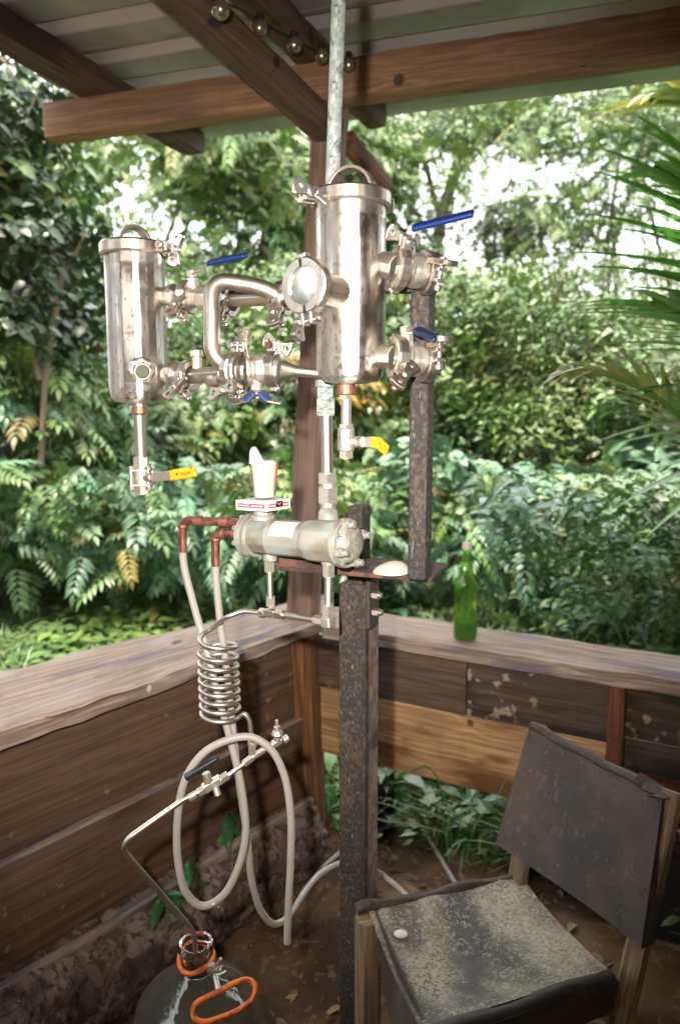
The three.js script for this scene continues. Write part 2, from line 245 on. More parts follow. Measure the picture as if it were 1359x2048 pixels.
// ---------------------------------------------------------------- the open hut: corner post, beam, rafters, roof
const RAIL = 0.81;
{
  const hut = thing('open_shelter', 'timber frame with corner post, beam and rafters under grey ribbed metal roof', 'shelter', V(-0.1, 0, -2.5));
  // corner post leans a little to the left going down
  part('post', timber(P(604, 1300, 2.52), P(662, 165, 2.50), 0.096, 0.1, { up: V(1, 0, 0.35), wob: 0.003 }), M.post, hut);
  // long beam
  const b0 = PY(104, 248, 2.46), b1 = PY(1359, 72, 2.46), bd = b1.clone().sub(b0).normalize(), bn = V(-bd.z, 0, bd.x);
  if (bn.z < 0) bn.negate();
  part('beam', timber(b0, b1.clone().addScaledVector(bd, 1.4), 0.115, 0.085), M.beam, hut);
  // rafters lie on the beam and run out over it
  const raf = (p, q, h, t, m, name = 'rafter') => part(name, timber(p, q, h, t, { up: Y }), m, hut);
  const r1b = PY(388, 288, 2.555), r1a = PY(0, 55, 2.555), rd = r1b.clone().sub(r1a).normalize();
  raf(r1a.clone().addScaledVector(rd, -2.6), r1b, 0.085, 0.1, M.rafter);
  const r3b = PY(752, 232, 2.555), r3a = PY(520, 0, 2.555), rd3 = r3b.clone().sub(r3a).normalize();
  raf(r3a.clone().addScaledVector(rd3, -2.6), r3b, 0.085, 0.075, M.rafter);
  const r4b = PY(1500, 150, 2.555); raf(r4b.clone().addScaledVector(rd3, -3), r4b, 0.085, 0.09, M.rafter);
  // brace that meets the post under the beam, with its nailed plate
  const k0 = PY(376, 0, 2.43), k1 = P(655, 258, 2.40), kd = k1.clone().sub(k0).normalize();
  const brace = raf(k0.clone().addScaledVector(kd, -1.0), k1, 0.062, 0.1, M.rafter, 'brace');
  const kn = P(509, 97, 2.02);
  // short outer brace behind the post, falling to the right
  part('brace', timber(P(695, 282, 2.62), P(772, 372, 2.85), 0.07, 0.045), M.stud, hut);
  // roof sheets: ribs run along the beam
  const sheetW = 0.78, ribs = 4, len = 4.2;
  const ctr = b0.clone().addScaledVector(bd, len / 2 - 0.02); ctr.y = 2.602;
  for (let s = 0; s < 7; s++) {
    const shape = new THREE.Shape(), w0 = 0, prof = [];
    for (let i = 0; i < ribs; i++) { const x = i * sheetW / ribs, q = sheetW / ribs; prof.push([x, 0], [x + q * 0.56, 0], [x + q * 0.58, 0.003], [x + q * 0.7, 0.034], [x + q * 0.8, 0.036], [x + q * 0.96, 0.003]); }
    prof.push([sheetW + 0.02, 0]);
    prof.forEach(([x, y], i) => (i ? shape.lineTo(x, y) : shape.moveTo(x, y)));
    for (let i = prof.length - 1; i >= 0; i--) shape.lineTo(prof[i][0], prof[i][1] + 0.0015);
    const g = new THREE.ExtrudeGeometry(shape, { depth: len, bevelEnabled: false, steps: 1 });
    g.translate(0, 0, -len / 2); const q = uvm(g);
    // local x across the sheet (towards the camera), z along the beam
    const off = -0.66 + s * sheetW;
    const at = ctr.clone().addScaledVector(bn, off); at.y += s * 0.0025;
    basis(q, at, bn, Y);
    part('roof_sheet', q, M.roof, hut);
  }
}
// ---------------------------------------------------------------- low walls
const L0 = PY(0, 1462, RAIL), L1 = PY(617, 1250, RAIL), LB0 = PY(0, 1340, RAIL), LB1 = PY(600, 1197, RAIL);
const R0 = PY(751, 1265, RAIL), R1 = PY(1359, 1360, RAIL), RB0 = PY(751, 1221, RAIL), RB1 = PY(1359, 1309, RAIL);
const ext = (a, b, k) => b.clone().add(b.clone().sub(a).multiplyScalar(k)); // beyond b
const planeHit = (px, py, a, d) => { const r = ray(px, py), n = V(-d.z, 0, d.x), o = V(0, EYE, 0); return o.addScaledVector(r, a.clone().sub(V(0, EYE, 0)).dot(n) / r.dot(n)); };
{
  const w = thing('plank_wall', 'low wall of broad brown planks with a wide weathered slab on top, left of the post', 'wall', L0.clone().lerp(L1, 0.5).setY(0));
  const dL = L1.clone().sub(L0).normalize(), nL = V(dL.z, 0, -dL.x); if (nL.z > 0) nL.negate(); // nL points outwards
  part('top_slab', slab(ext(L1, L0, 0.9), ext(L0, L1, 0.10), ext(LB1, LB0, 0.9), ext(LB0, LB1, 0.16), 0.042, { wany: 0.022, nl: 90 }), M.slab, w);
  const face = L0.clone().addScaledVector(nL, 0.05), j0 = planeHit(0, 1738, face, dL), j1 = planeHit(370, 1541, face, dL), yj = (j0.y + j1.y) / 2;
  const A = ext(L1, L0, 0.9).addScaledVector(nL, 0.065), B = L1.clone().addScaledVector(dL, 0.02).addScaledVector(nL, 0.065);
  const at = (p, y) => p.clone().setY(y);
  const top = RAIL - 0.044, bot = 0.17;
  part('plank', timber(at(A, (top + yj - 0.02) / 2), at(B, (top + yj - 0.02) / 2), top - yj + 0.02, 0.024, { nl: 30, wob: 0.002 }), M.wallL, w);
  const A2 = A.clone().addScaledVector(nL, -0.022), B2 = B.clone().addScaledVector(nL, -0.022);
  part('plank', timber(at(A2, (yj + 0.004 + bot) / 2), at(B2, (yj + 0.004 + bot) / 2), yj + 0.004 - bot, 0.024, { nl: 30, wob: 0.003 }), M.wallL, w);
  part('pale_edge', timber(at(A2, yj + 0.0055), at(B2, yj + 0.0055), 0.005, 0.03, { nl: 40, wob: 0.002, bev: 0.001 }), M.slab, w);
  part('stud', timber(at(A.clone().lerp(B, 0.35).addScaledVector(nL, 0.06), 0), at(A.clone().lerp(B, 0.35).addScaledVector(nL, 0.06), top), 0.06, 0.08, { up: dL }), M.stud, w);
  // corner stud under the slabs
  part('stud', timber(planeHit(600, 1640, face, dL).setY(0).addScaledVector(dL, 0.06), P(604, 1268, 2.44).setY(top), 0.1, 0.09, { up: V(1, 0, 0.4) }), M.stud, w);

  const dR = R1.clone().sub(R0).normalize(), nR = V(dR.z, 0, -dR.x); if (nR.z > 0) nR.negate();
  const w2 = thing('plank_wall', 'low wall with dark mouldy and orange boards under a weathered slab, right of the post', 'wall', R0.clone().lerp(R1, 0.5).setY(0));
  part('top_slab', slab(ext(R1, R0, 0.22), ext(R0, R1, 0.6), ext(RB1, RB0, 0.24), ext(RB0, RB1, 0.6), 0.045, { wany: 0.018, nl: 80 }), M.slab, w2);
  const faceR = R0.clone().addScaledVector(nR, 0.03), hit = (px, py) => planeHit(px, py, faceR, dR);
  const S = (px, py) => hit(px, py);
  const quad = (pxa, pxb, ya0, yb0, ya1, yb1, m, th, name = 'plank', inset = 0) => { // plank given by its top edge (ya0 at pxa, ya1 at pxb) and bottom edge
    const t0 = S(pxa, ya0), t1 = S(pxb, ya1), u0 = S(pxa, yb0), u1 = S(pxb, yb1), a = t0.clone().lerp(u0, 0.5), b = t1.clone().lerp(u1, 0.5), h = (t0.y - u0.y + t1.y - u1.y) / 2;
    a.addScaledVector(nR, th / 2 + inset); b.addScaledVector(nR, th / 2 + inset); return part(name, timber(a, b, h, th, { nl: 24, wob: 0.002 }), m, w2);
  };
  const yT = RAIL - 0.048;
  const pl = (a, b, y0, y1, m, inset) => { const A = a.clone().addScaledVector(nR, 0.012 + inset), B = b.clone().addScaledVector(nR, 0.012 + inset); return part('plank', timber(A.setY((y0 + y1) / 2), B.setY((y0 + y1) / 2), Math.abs(y1 - y0) - 0.005, 0.022, { nl: 24 }), m, w2); };
  const jy = (S(800, 1396).y + S(1050, 1470).y) / 2, by = (S(760, 1545).y + S(1000, 1592).y) / 2;
  const xA = S(600, 1400), xM = S(930, 1400), xB = S(1232, 1400), xC = ext(xA, xB, 1.0);
  pl(xA, xM, yT, jy, M.boardMid, 0.0); pl(xM.clone().addScaledVector(dR, 0.004), xB, yT, jy, M.boardDark, 0.003);
  pl(xA, xB, jy, by, M.boardWarm, 0.012);
  pl(xB.clone().addScaledVector(dR, -0.02), xC, yT, jy + 0.02, M.boardDark, 0.028);
  pl(xB.clone().addScaledVector(dR, -0.01), xC, jy + 0.018, by - 0.02, M.boardDark, 0.036); pl(xB.clone().addScaledVector(dR, -0.06), xC, by - 0.03, 0.02, M.boardDark, 0.040);
  const st = S(1236, 1400).addScaledVector(nR, -0.012); part('stud', timber(st.clone().setY(by - 0.12), st.clone().setY(yT), 0.045, 0.04, { up: dR }), M.studRed, w2);
  const st2 = S(1500, 1400).addScaledVector(nR, 0.03); part('stud', timber(st2.clone().setY(0.0), st2.clone().setY(yT), 0.05, 0.06, { up: dR }), M.stud, w2);
  // bark log lying along the left wall
  const lgA = planeHit(-420, 2150, face, dL).setY(0.075), lgB = planeHit(560, 1640, face, dL).setY(0.075);
  const a = face.clone().addScaledVector(dL, -0.9).addScaledVector(nL, -0.03), b = face.clone().addScaledVector(dL, 1.02).addScaledVector(nL, -0.03);
  const g = new THREE.CylinderGeometry(0.125, 0.13, a.distanceTo(b), 72, 220, false), p = g.attributes.position;
  for (let i = 0; i < p.count; i++) { const x = p.getX(i), y = p.getY(i), z = p.getZ(i), th = Math.atan2(z, x), q = 1 + 0.34 * (fbm(N, Math.cos(th) * 2.2 + 20, y * 5 + Math.sin(th) * 2.2 + 40, 256, 256, 5) - 0.5) + 0.3 * (fbm(N2, Math.cos(th) * 5 + 40, y * 22 + Math.sin(th) * 5 + 60, 256, 256, 4) - 0.5); p.setXYZ(i, x * q, y, z * q); }
  g.computeVertexNormals();
  const uv = g.attributes.uv; for (let i = 0; i < uv.count; i++) uv.setXY(i, uv.getY(i) * 4, uv.getX(i) * 2);
  const mid = a.clone().lerp(b, 0.5).setY(0.095);
  const log = single('log', orient(g, mid, dL), M.bark, 'rough bark covered log lying on the dirt at the foot of the left wall', 'log', mid.clone().setY(0));
  part('pale_edge', timber(a.clone().addScaledVector(nL, -0.035).setY(0.222), b.clone().addScaledVector(nL, -0.035).setY(0.222), 0.026, 0.03, { wob: 0.006 }), M.slab, log).position.sub(log.position);
  { // loose flakes of bark and small stones lodged on the log
    const r = rng(23), fm = ['#5f4e41', '#3d3027', '#786a5e', '#4f4238'].map((c) => std({ color: c, roughness: 0.9 })), sh = [0, 1, 2, 3].map((k) => { const q = new THREE.IcosahedronGeometry(1, 2), p = q.attributes.position; for (let i = 0; i < p.count; i++) { const x = p.getX(i), y = p.getY(i), z = p.getZ(i), f = 0.6 + 0.8 * N(x * 1.6 + 20 + k * 7, y * 1.6 + z * 1.3 + 20); p.setXYZ(i, x * f, y * f * 0.45, z * f * 0.8); } return toCreasedNormals(q, 0.5); });
    for (let i = 0; i < 90; i++) { const th = rr(-0.3, 1.5, r), t = rr(0.05, 1, r), c = a.clone().lerp(b, t).setY(mid.y), dir = nL.clone().multiplyScalar(-Math.cos(th)).addScaledVector(Y, Math.sin(th)), m = shadow(new THREE.Mesh(sh[i % 4], fm[Math.floor(r() * 4)])); m.name = 'bark_flake'; m.position.copy(c.addScaledVector(dir, 0.124 + rr(0, 0.012, r))).sub(log.position); m.quaternion.setFromUnitVectors(Y, dir); m.rotateY(rr(0, 6, r)); { const s = rr(0.008, 0.022, r); m.scale.set(s * rr(1, 2.2, r), s * 0.6, s); } log.add(m); }
  }
  // old board leaning dark and red at the right edge behind the chair, with curled foil scraps on it
  const rb = S(1330, 1560).addScaledVector(nR, -0.10);
  const crate = thing('board', 'dark red painted board by the right wall behind the chair', 'board', rb.clone().setY(0));
  part('panel', timber(rb.clone().addScaledVector(dR, -0.05).setY(0.5), rb.clone().addScaledVector(dR, 0.5).setY(0.5), 0.13, 0.05), std({ color: 0x4d1712, roughness: 0.6 }), crate);
  part('ledge', timber(rb.clone().addScaledVector(dR, -0.05).addScaledVector(nR, -0.07).setY(0.44), rb.clone().addScaledVector(dR, 0.5).addScaledVector(nR, -0.07).setY(0.44), 0.02, 0.1), std({ color: 0x3a1512, roughness: 0.6 }), crate);
  const foilAt = rb.clone().addScaledVector(dR, 0.0).addScaledVector(nR, -0.08).setY(0.452), fg = [];
  for (let i = 0; i < 7; i++) { const pts = [], c = foilAt.clone().addScaledVector(dR, -0.03 + i * 0.026).add(V(rr(-0.01, 0.01), 0, rr(-0.01, 0.01))); for (let k = 0; k < 16; k++) { const q = k / 15 * rr(4, 6.5); pts.push(c.clone().add(V(Math.cos(q) * 0.014 + rr(-0.003, 0.003), 0.004 + Math.abs(Math.sin(q)) * 0.026, Math.sin(q * 0.7 + i) * 0.012))); } fg.push(tube(smooth(pts), 0.0022, 40, 6)); }
  single('wire_tangle', fg, M.mirror, 'small tangle of shiny curled wire on the red board behind the chair', 'wire', foilAt);
  const drip = planeHit(297, 1378, L0.clone().addScaledVector(nL, -0.004), dL); const dg = new THREE.IcosahedronGeometry(0.008, 3), dp = dg.attributes.position; for (let i = 0; i < dp.count; i++) { const q = 0.8 + 0.5 * N(dp.getX(i) * 300 + 60, dp.getY(i) * 220 + 60); dp.setXYZ(i, dp.getX(i) * q, dp.getY(i) * q * 1.4, dp.getZ(i) * 0.5); } dg.computeVertexNormals(); dg.translate(drip.x, drip.y, drip.z);
  single('white_blob', dg, M.white, 'small white blob stuck to the front edge of the left slab', 'blob', drip);
}

{ // unseen plank walls added behind and to the right of the photographer to keep the flash's shadows black
  const w = thing('added_rear_wall', 'unseen tall plank wall added behind the photographer to darken the hut', 'wall', V(0.4, 0, 1.7));
  const run = (o, a, b, n) => { for (let i = 0; i < n; i++) { const p = a.clone().lerp(b, (i + 0.5) / n), d = b.clone().sub(a).normalize(); part('plank', timber(p.clone().setY(0.02), p.clone().setY(2.59), a.distanceTo(b) / n - 0.006, 0.022, { up: d, nl: 6 }), M.wallL, o); } };
  run(w, V(-1.9, 0, 1.75), V(2.3, 0, 1.55), 18);
  const w2 = thing('added_side_wall', 'unseen tall plank wall added right of the photographer to darken the hut', 'wall', V(2.4, 0, 0.2));
  run(w2, V(2.35, 0, 1.5), V(2.2, 0, -1.1), 11);
}
// ---------------------------------------------------------------- iron stand
const S = V(0.92, 0, 0.39).normalize(), F = V(-0.39, 0, 0.92).normalize(); // along the shelf to the right, and out of its front
{
  const st = thing('iron_stand', 'rusty black iron post with a shelf plate, back bar and upright bolted to it', 'stand', P(712, 1900, 1.33).setY(0));
  const chan = (a, b, w, d, m, name) => part(name, basis(uvm(new RoundedBoxGeometry(w, a.distanceTo(b), d, 2, 0.004), rnd() * 3, rnd() * 3), a.clone().lerp(b, 0.5), S, b.clone().sub(a)), m, st);
  const pt = P(711, 1160, 1.375), pb = P(724, 2100, 1.375); pb.x = pt.x + 0.012; pb.y = 0; pb.z = pt.z;
  chan(pb, pt, 0.050, 0.074, M.rust, 'post');
  chan(pb.clone().addScaledVector(S, 0.0262), pt.clone().addScaledVector(S, 0.0262).add(V(0, -0.002, 0)), 0.003, 0.070, M.rustFace, 'flange');
  // raised lip along the post's near corner, and the tab with its two bolts
  const lipA = pb.clone().addScaledVector(S, 0.026).addScaledVector(F, 0.028), lipB = pt.clone().addScaledVector(S, 0.026).addScaledVector(F, 0.028);
  chan(lipA, lipB, 0.006, 0.02, M.rust, 'lip');
  const tabC = P(743, 1200, 1.345); part('tab', rbox(0.008, 0.10, 0.042, 0.002, tabC, S, Y), M.rust, st);
  for (const [px, py] of [[744, 1190], [745, 1224]]) { const c = P(px, py, 1.335); const bt = part('bolt', [...hex(c, c.clone().addScaledVector(S, 0.013), 0.0085), cyl(c.clone().addScaledVector(S, 0.012), c.clone().addScaledVector(S, 0.019), 0.005)], M.dull, st); }
  // shelf
  const f0 = PY(548, 1136, 1.232), f1 = PY(852, 1160, 1.232); const c = f0.clone().lerp(f1, 0.5).addScaledVector(F, -0.065);
  part('shelf', basis(uvm(new RoundedBoxGeometry(f0.distanceTo(f1) + 0.012, 0.008, 0.13, 2, 0.002)), c, f1.clone().sub(f0), Y), M.rust2, st);
  const lip = f0.clone().lerp(f1, 0.28).addScaledVector(F, -0.004); lip.y += 0.012; part('shelf_edge', basis(uvm(new RoundedBoxGeometry(f0.distanceTo(f1) * 0.52, 0.02, 0.006, 2, 0.002)), lip, f1.clone().sub(f0), Y), M.rust2, st);
  // bar standing up behind the condenser
  const ba = P(717, 1180, 1.36), bb = P(715, 1010, 1.36); bb.x = ba.x; bb.z = ba.z; chan(ba, bb, 0.030, 0.044, M.rust, 'back_bar');
  // tall upright on the shelf's right end, with the arm that carries the right hand valves
  const ua = PY(838, 1157, 1.236), ub = P(836, 560, -ua.z); ub.x = ua.x; ub.z = ua.z; chan(ua, ub, 0.030, 0.034, M.rust, 'upright');
  const armA = ub.clone().add(V(-0.06, -0.006, 0.01)), armB = ub.clone().add(V(0.01, -0.006, 0)); part('arm', rbox(0.09, 0.028, 0.024, 0.003, armA.clone().lerp(armB, 0.5), armB.clone().sub(armA), Y), M.rust, st);
}
// ---------------------------------------------------------------- steel canisters
function strap(at, x, r, w, th) { // half ring handle, its feet at at +- r*x
  const s = new THREE.Shape(); s.absarc(0, 0, r, 0, Math.PI, false); s.absarc(0, 0, r - th, Math.PI, 0, true);
  const g = new THREE.ExtrudeGeometry(s, { depth: w, bevelEnabled: true, bevelSize: 0.0008, bevelThickness: 0.0008, bevelSegments: 2, curveSegments: 28 }); g.translate(0, 0, -w / 2); return basis(g, at, x, Y);
}
function wingGeo(L = 0.046) { // wing nut: two flat wings with a hole each, hub in the middle
  const s = new THREE.Shape(), h = L / 2;
  s.moveTo(-h, -0.010); s.quadraticCurveTo(-h - 0.004, 0, -h, 0.010); s.lineTo(-h * 0.9, 0.011); s.quadraticCurveTo(-h * 0.3, 0.004, 0, 0.0065); s.quadraticCurveTo(h * 0.3, 0.004, h * 0.9, 0.011); s.lineTo(h, 0.010);
  s.quadraticCurveTo(h + 0.004, 0, h, -0.010); s.lineTo(h * 0.9, -0.011); s.quadraticCurveTo(h * 0.3, -0.004, 0, -0.0065); s.quadraticCurveTo(-h * 0.3, -0.004, -h * 0.9, -0.011); s.lineTo(-h, -0.010);
  for (const k of [-1, 1]) { const q = new THREE.Path(); q.absarc(k * h * 0.76, 0, 0.0045, 0, Math.PI * 2, true); s.holes.push(q); }
  const g = new THREE.ExtrudeGeometry(s, { depth: 0.006, bevelEnabled: true, bevelSize: 0.0012, bevelThickness: 0.0012, bevelSegments: 2, curveSegments: 12 }); g.translate(0, 0, -0.003); return g;
}
// a hinged pipe clamp in its own axes: pipe axis x, ears towards -y, made for ferrules of outer radius 0.026
function clampParts(R, wingTurn = 0.6, wing = true) {
  const w = 0.0085, ri = R * 0.80, ro = R * 1.2, prof = [[ri, -w], [ro * 0.93, -w], [ro, -w * 0.72], [ro, w * 0.72], [ro * 0.93, w], [ri, w], [ri, -w]].map(([r, h]) => new THREE.Vector2(r, h));
  const half = (start, len) => { const g = toCreasedNormals(new THREE.LatheGeometry(prof, 22, start, len), 0.5); g.rotateZ(-Math.PI / 2); return g; };
  const at = (a, r) => V(0, Math.cos(a) * r, Math.sin(a) * r), out = { ring: [], bolt: null, wing: null, hinge: null };
  // lathe angle 0 lies on +z: gap at the bottom (-y)
  const gp = 0.16; out.ring.push([half(0, 1)]); out.ring.length = 0;
  const mk = (s) => { const g = half(s > 0 ? -Math.PI / 2 : Math.PI / 2, Math.PI - gp); g.rotateX(0); return g; };
  const g1 = half(gp / 2, Math.PI - gp), g2 = half(Math.PI + gp / 2, Math.PI - gp);
  // after the turn the start of the lathe lies on +z; turn it so that the gaps lie on +-y
  for (const [g, s] of [[g1, 1], [g2, -1]]) { g.rotateX(Math.PI / 2); }
  const bb = (g) => { g.computeBoundingBox(); return g.boundingBox.getCenter(V()); };
  for (const g of [g1, g2]) { const side = Math.sign(bb(g).z) || 1; const ear = rbox(w * 1.7, 0.017, 0.006, 0.0015, V(0, -ro - 0.0055, side * 0.0075)); out.ring.push([g, ear]); }
  out.hinge = [rbox(w * 1.5, 0.009, 0.016, 0.002, V(0, ro + 0.001, 0)), cyl(V(-w, ro + 0.001, 0), V(w, ro + 0.001, 0), 0.003)];
  const z0 = -0.018, z1 = 0.020, yb = -ro - 0.008;
  out.bolt = [cyl(V(0, yb, z0), V(0, yb, z1), 0.003), cyl(V(0, yb, z0 - 0.004), V(0, yb, z0 + 0.004), 0.0055)];
  if (wing) { const g = wingGeo(); g.rotateZ(wingTurn); g.translate(0, yb, z1 - 0.002); const hub = cyl(V(0, yb, z1 - 0.008), V(0, yb, z1 + 0.005), 0.0065, 16, 0.0055); out.wing = [g, hub]; }
  return out;
}
function frame(c, axis, up) { // matrix: x along axis, y towards up
  const X = axis.clone().normalize(), Z = X.clone().cross(up).normalize(), Yv = Z.clone().cross(X); return new THREE.Quaternion().setFromRotationMatrix(new THREE.Matrix4().makeBasis(X, Yv, Z));
}
function clamp(c, axis, ears, R, label, o = {}) {
  const q = clampParts(R, o.turn ?? 0.6), t = new THREE.Group(); t.name = numbered('pipe_clamp'); scene.add(t); tag(t, label, 'clamp', 'hinged pipe clamps of the still');
  const add = (n, g, m = M.shiny) => { const k = shadow(new THREE.Mesh(merge([].concat(g)), m)); k.name = n; t.add(k); return k; };
  for (const r of q.ring) add('ring_half', r); add('hinge', q.hinge); add('bolt', q.bolt, o.boltMat ?? M.shiny); add('wing_nut', q.wing, o.wingMat ?? M.shiny);
  const s = o.scale ?? 1; t.scale.setScalar(s); t.position.copy(c); t.quaternion.copy(frame(c, axis, ears.clone().negate())); return t;
}
function ferrule(c, d, R) { return lathe([[R * 0.7, -0.012], [R * 0.74, -0.008], [R * 0.98, -0.003], [R, 0], [R * 0.98, 0.003], [R * 0.74, 0.008], [R * 0.7, 0.012]], c, d, 32); }
function canister(o) {
  const { axis, r, y0, y1 } = o, base = V(axis.x, y0, axis.z), t = thing('steel_canister', o.label, 'canister', base, null), at = (y) => V(axis.x, y, axis.z);
  const h = y1 - y0;
  const prof = [[0, 0], [r * 0.45, 0.0006], [r * 0.8, 0.004], [r * 0.93, 0.011], [r * 0.985, 0.021], [r, 0.034], [r, 0.036], [r * 1.006, 0.037], [r * 1.006, 0.039], [r, 0.040]];
  for (let i = 1; i < 8; i++) prof.push([r, 0.04 + (h - 0.07) * i / 8]);
  prof.push([r, h - 0.03], [r * 1.006, h - 0.029], [r * 1.006, h - 0.027], [r, h - 0.026], [r, h - 0.008], [r * 1.06, h - 0.006], [r * 1.06, h]);
  part('body', lathe(prof, base, Y, 72, 0.5), M.steel, t);
  const lid = part('lid', lathe([[0, 0.013], [r * 0.7, 0.012], [r * 1.0, 0.009], [r * 1.06, 0.006], [r * 1.06, -0.001], [0, -0.001]], at(y1 + 0.001), Y, 64), M.shiny, t);
  part('handle', strap(at(y1 + 0.010), o.handleX, r * (o.hr ?? 0.72), 0.02, 0.0035), M.dull, lid);
  // clamp band round the lid
  const w = 0.011, ro = r * 1.14, ri = r * 1.04, band = new THREE.LatheGeometry([[ri, -w], [ro * 0.96, -w], [ro, -w * 0.7], [ro, w * 0.7], [ro * 0.96, w], [ri, w], [ri, -w]].map(([a, b]) => new THREE.Vector2(a, b)), 60, o.gap + 0.12, Math.PI * 2 - 0.24);
  const bnd = part('clamp_band', orient(toCreasedNormals(band, 0.5), at(y1), Y), M.dull, t);
  const gd = V(Math.sin(o.gap), 0, Math.cos(o.gap)), gt = V(gd.z, 0, -gd.x), e = at(y1).addScaledVector(gd, ro);
  part('ear', [rbox(0.024, 0.018, 0.006, 0.002, e.clone().addScaledVector(gd, 0.006).addScaledVector(gt, 0.010), gd, Y), rbox(0.024, 0.018, 0.006, 0.002, e.clone().addScaledVector(gd, 0.006).addScaledVector(gt, -0.010), gd, Y)], M.shiny, bnd);
  const bo = e.clone().addScaledVector(gd, 0.012); part('bolt', [cyl(bo.clone().addScaledVector(gt, -0.026), bo.clone().addScaledVector(gt, 0.026), 0.0038), cyl(bo.clone().addScaledVector(gt, -0.026), bo.clone().addScaledVector(gt, -0.018), 0.007)], M.dull, bnd);
  { const g = wingGeo(0.05); const k = bo.clone().addScaledVector(gt, o.wingSide * 0.024); basis(g, k, o.wingDir, gt.clone().cross(o.wingDir)); part('wing_nut', [g, cyl(k.clone().addScaledVector(gt, -0.008), k.clone().addScaledVector(gt, 0.008), 0.007)], M.mirror, bnd); }
  const hg = at(y1).addScaledVector(gd, -ro); part('hinge', rbox(0.014, 0.022, 0.024, 0.003, hg, gd, Y), M.shiny, bnd);
  return t;
}
const RC = { axis: P(701, 590, 1.17), r: 0.0525 }, LC = { axis: P(273, 640, 1.37), r: 0.0515 };
RC.y0 = P(701, 768, 1.17).y; RC.y1 = P(701, 402, 1.17).y; LC.y0 = P(273, 808, 1.37).y; LC.y1 = P(273, 501, 1.37).y;
const CL = V(-1, 0, 0.1), tR = canister({ ...RC, gap: -1.15, handleX: V(0.9, 0, 0.45), wingDir: V(-0.9, 0.25, 0.3), wingSide: 1, label: 'larger looking steel canister in front of the pole with round sight port' });
const tL = canister({ ...LC, gap: 1.15, handleX: V(0.75, 0, -0.66), wingDir: V(0.25, 0.95, 0.1), wingSide: 1, hr: 0.6, label: 'steel canister hanging at the far left with hex sight plug low on its body' });
{ // second clamp joint on the left side of the left lid
  const e = P(210, 500, 1.36); part('ear', [rbox(0.014, 0.02, 0.016, 0.002, e), cyl(e.clone().add(V(0, -0.012, 0.004)), e.clone().add(V(0, 0.016, 0.004)), 0.004)], M.dull, tL);
  // hex sight plug of the left canister
  const c = P(283, 741, 1.325), n = V(0.42, -0.22, 1).normalize();
  const sp = part('sight_plug', [lathe([[0.024, -0.012], [0.0235, 0], [0.021, 0.004], [0.0175, 0.006], [0.0165, 0.006], [0.0165, 0.002]], c, n, 36), ...hex(c.clone().addScaledVector(n, -0.004), c.clone().addScaledVector(n, 0.009), 0.0165).slice(0, 1)], M.dull, tL);
  part('sight_glass', [lathe([[0, 0.0105], [0.0105, 0.0105], [0.0118, 0.0085]], c, n, 24)], std({ color: 0x6b675e, roughness: 0.3, metalness: 0.4 }), sp);
  part('rim', lathe([[0.0115, 0.008], [0.0118, 0.0125], [0.014, 0.0125], [0.0148, 0.009]], c, n, 30), M.shiny, sp);
  // drain under the left canister
  const d0 = V(LC.axis.x, LC.y0, LC.axis.z), y = (py) => P(275, py, 1.37).y;
  const dr = part('drain_pipe', [cyl(V(d0.x, LC.y0 + 0.004, d0.z), V(d0.x, y(828), d0.z), 0.0125), cyl(V(d0.x, y(828), d0.z), V(d0.x, y(918), d0.z), 0.0102)], M.dull, tL);
  part('bushing', cyl(V(d0.x, y(813), d0.z), V(d0.x, y(828), d0.z), 0.0135), M.bush, dr);
  const yv = y(955), a = V(d0.x, yv + 0.030, d0.z), b = V(d0.x, yv - 0.026, d0.z);
  const vb = [...hex(V(d0.x, yv + 0.016, d0.z), V(d0.x, yv + 0.038, d0.z), 0.0145), ...hex(V(d0.x, yv - 0.03, d0.z), V(d0.x, yv - 0.012, d0.z), 0.0145), rbox(0.036, 0.004, 0.036, 0.001, V(d0.x, yv + 0.014, d0.z)), rbox(0.036, 0.004, 0.036, 0.001, V(d0.x, yv - 0.013, d0.z)), cyl(V(d0.x, yv - 0.012, d0.z), V(d0.x, yv + 0.013, d0.z), 0.015)];
  const dv = part('drain_valve', vb, M.cast, tL);
  for (const [sx, sz] of [[-1, 1], [1, 1], [-1, -1], [1, -1]]) { const q = V(d0.x + sx * 0.0155, yv, d0.z + sz * 0.0155); part('bolt', [cyl(q.clone().setY(yv - 0.021), q.clone().setY(yv + 0.021), 0.0032, 10), ...hex(q.clone().setY(yv + 0.015), q.clone().setY(yv + 0.021), 0.0058), ...hex(q.clone().setY(yv - 0.021), q.clone().setY(yv - 0.015), 0.0058)], M.shiny, dv); }
  const h0 = P(306, 955, 1.345), h1 = P(342, 951, 1.335), h2 = P(391, 943, 1.32);
  part('lever', [cyl(V(d0.x, yv, d0.z), h0, 0.0075), ...hex(h0.clone().lerp(V(d0.x, yv, d0.z), 0.35), h0.clone().lerp(V(d0.x, yv, d0.z), 0.05), 0.010), rbox(h0.distanceTo(h1) + 0.012, 0.017, 0.003, 0.001, h0.clone().lerp(h1, 0.5), h1.clone().sub(h0), Y)], M.dull, dv);
  const hd = h2.clone().sub(h1), sl = part('sleeve', rbox(hd.length() + 0.004, 0.0195, 0.008, 0.0035, h1.clone().lerp(h2, 0.5), hd, Y), M.yellow, dv);
  const cv = document.createElement('canvas'); cv.width = 256; cv.height = 96; const x = cv.getContext('2d'); x.fillStyle = '#d2900f'; x.fillRect(0, 0, 256, 96); x.fillStyle = '#3a2608'; x.font = 'italic bold 60px serif'; x.fillText('Siam', 88, 68); x.beginPath(); x.moveTo(20, 30); x.lineTo(68, 24); x.lineTo(54, 46); x.lineTo(40, 72); x.lineTo(34, 48); x.fill();
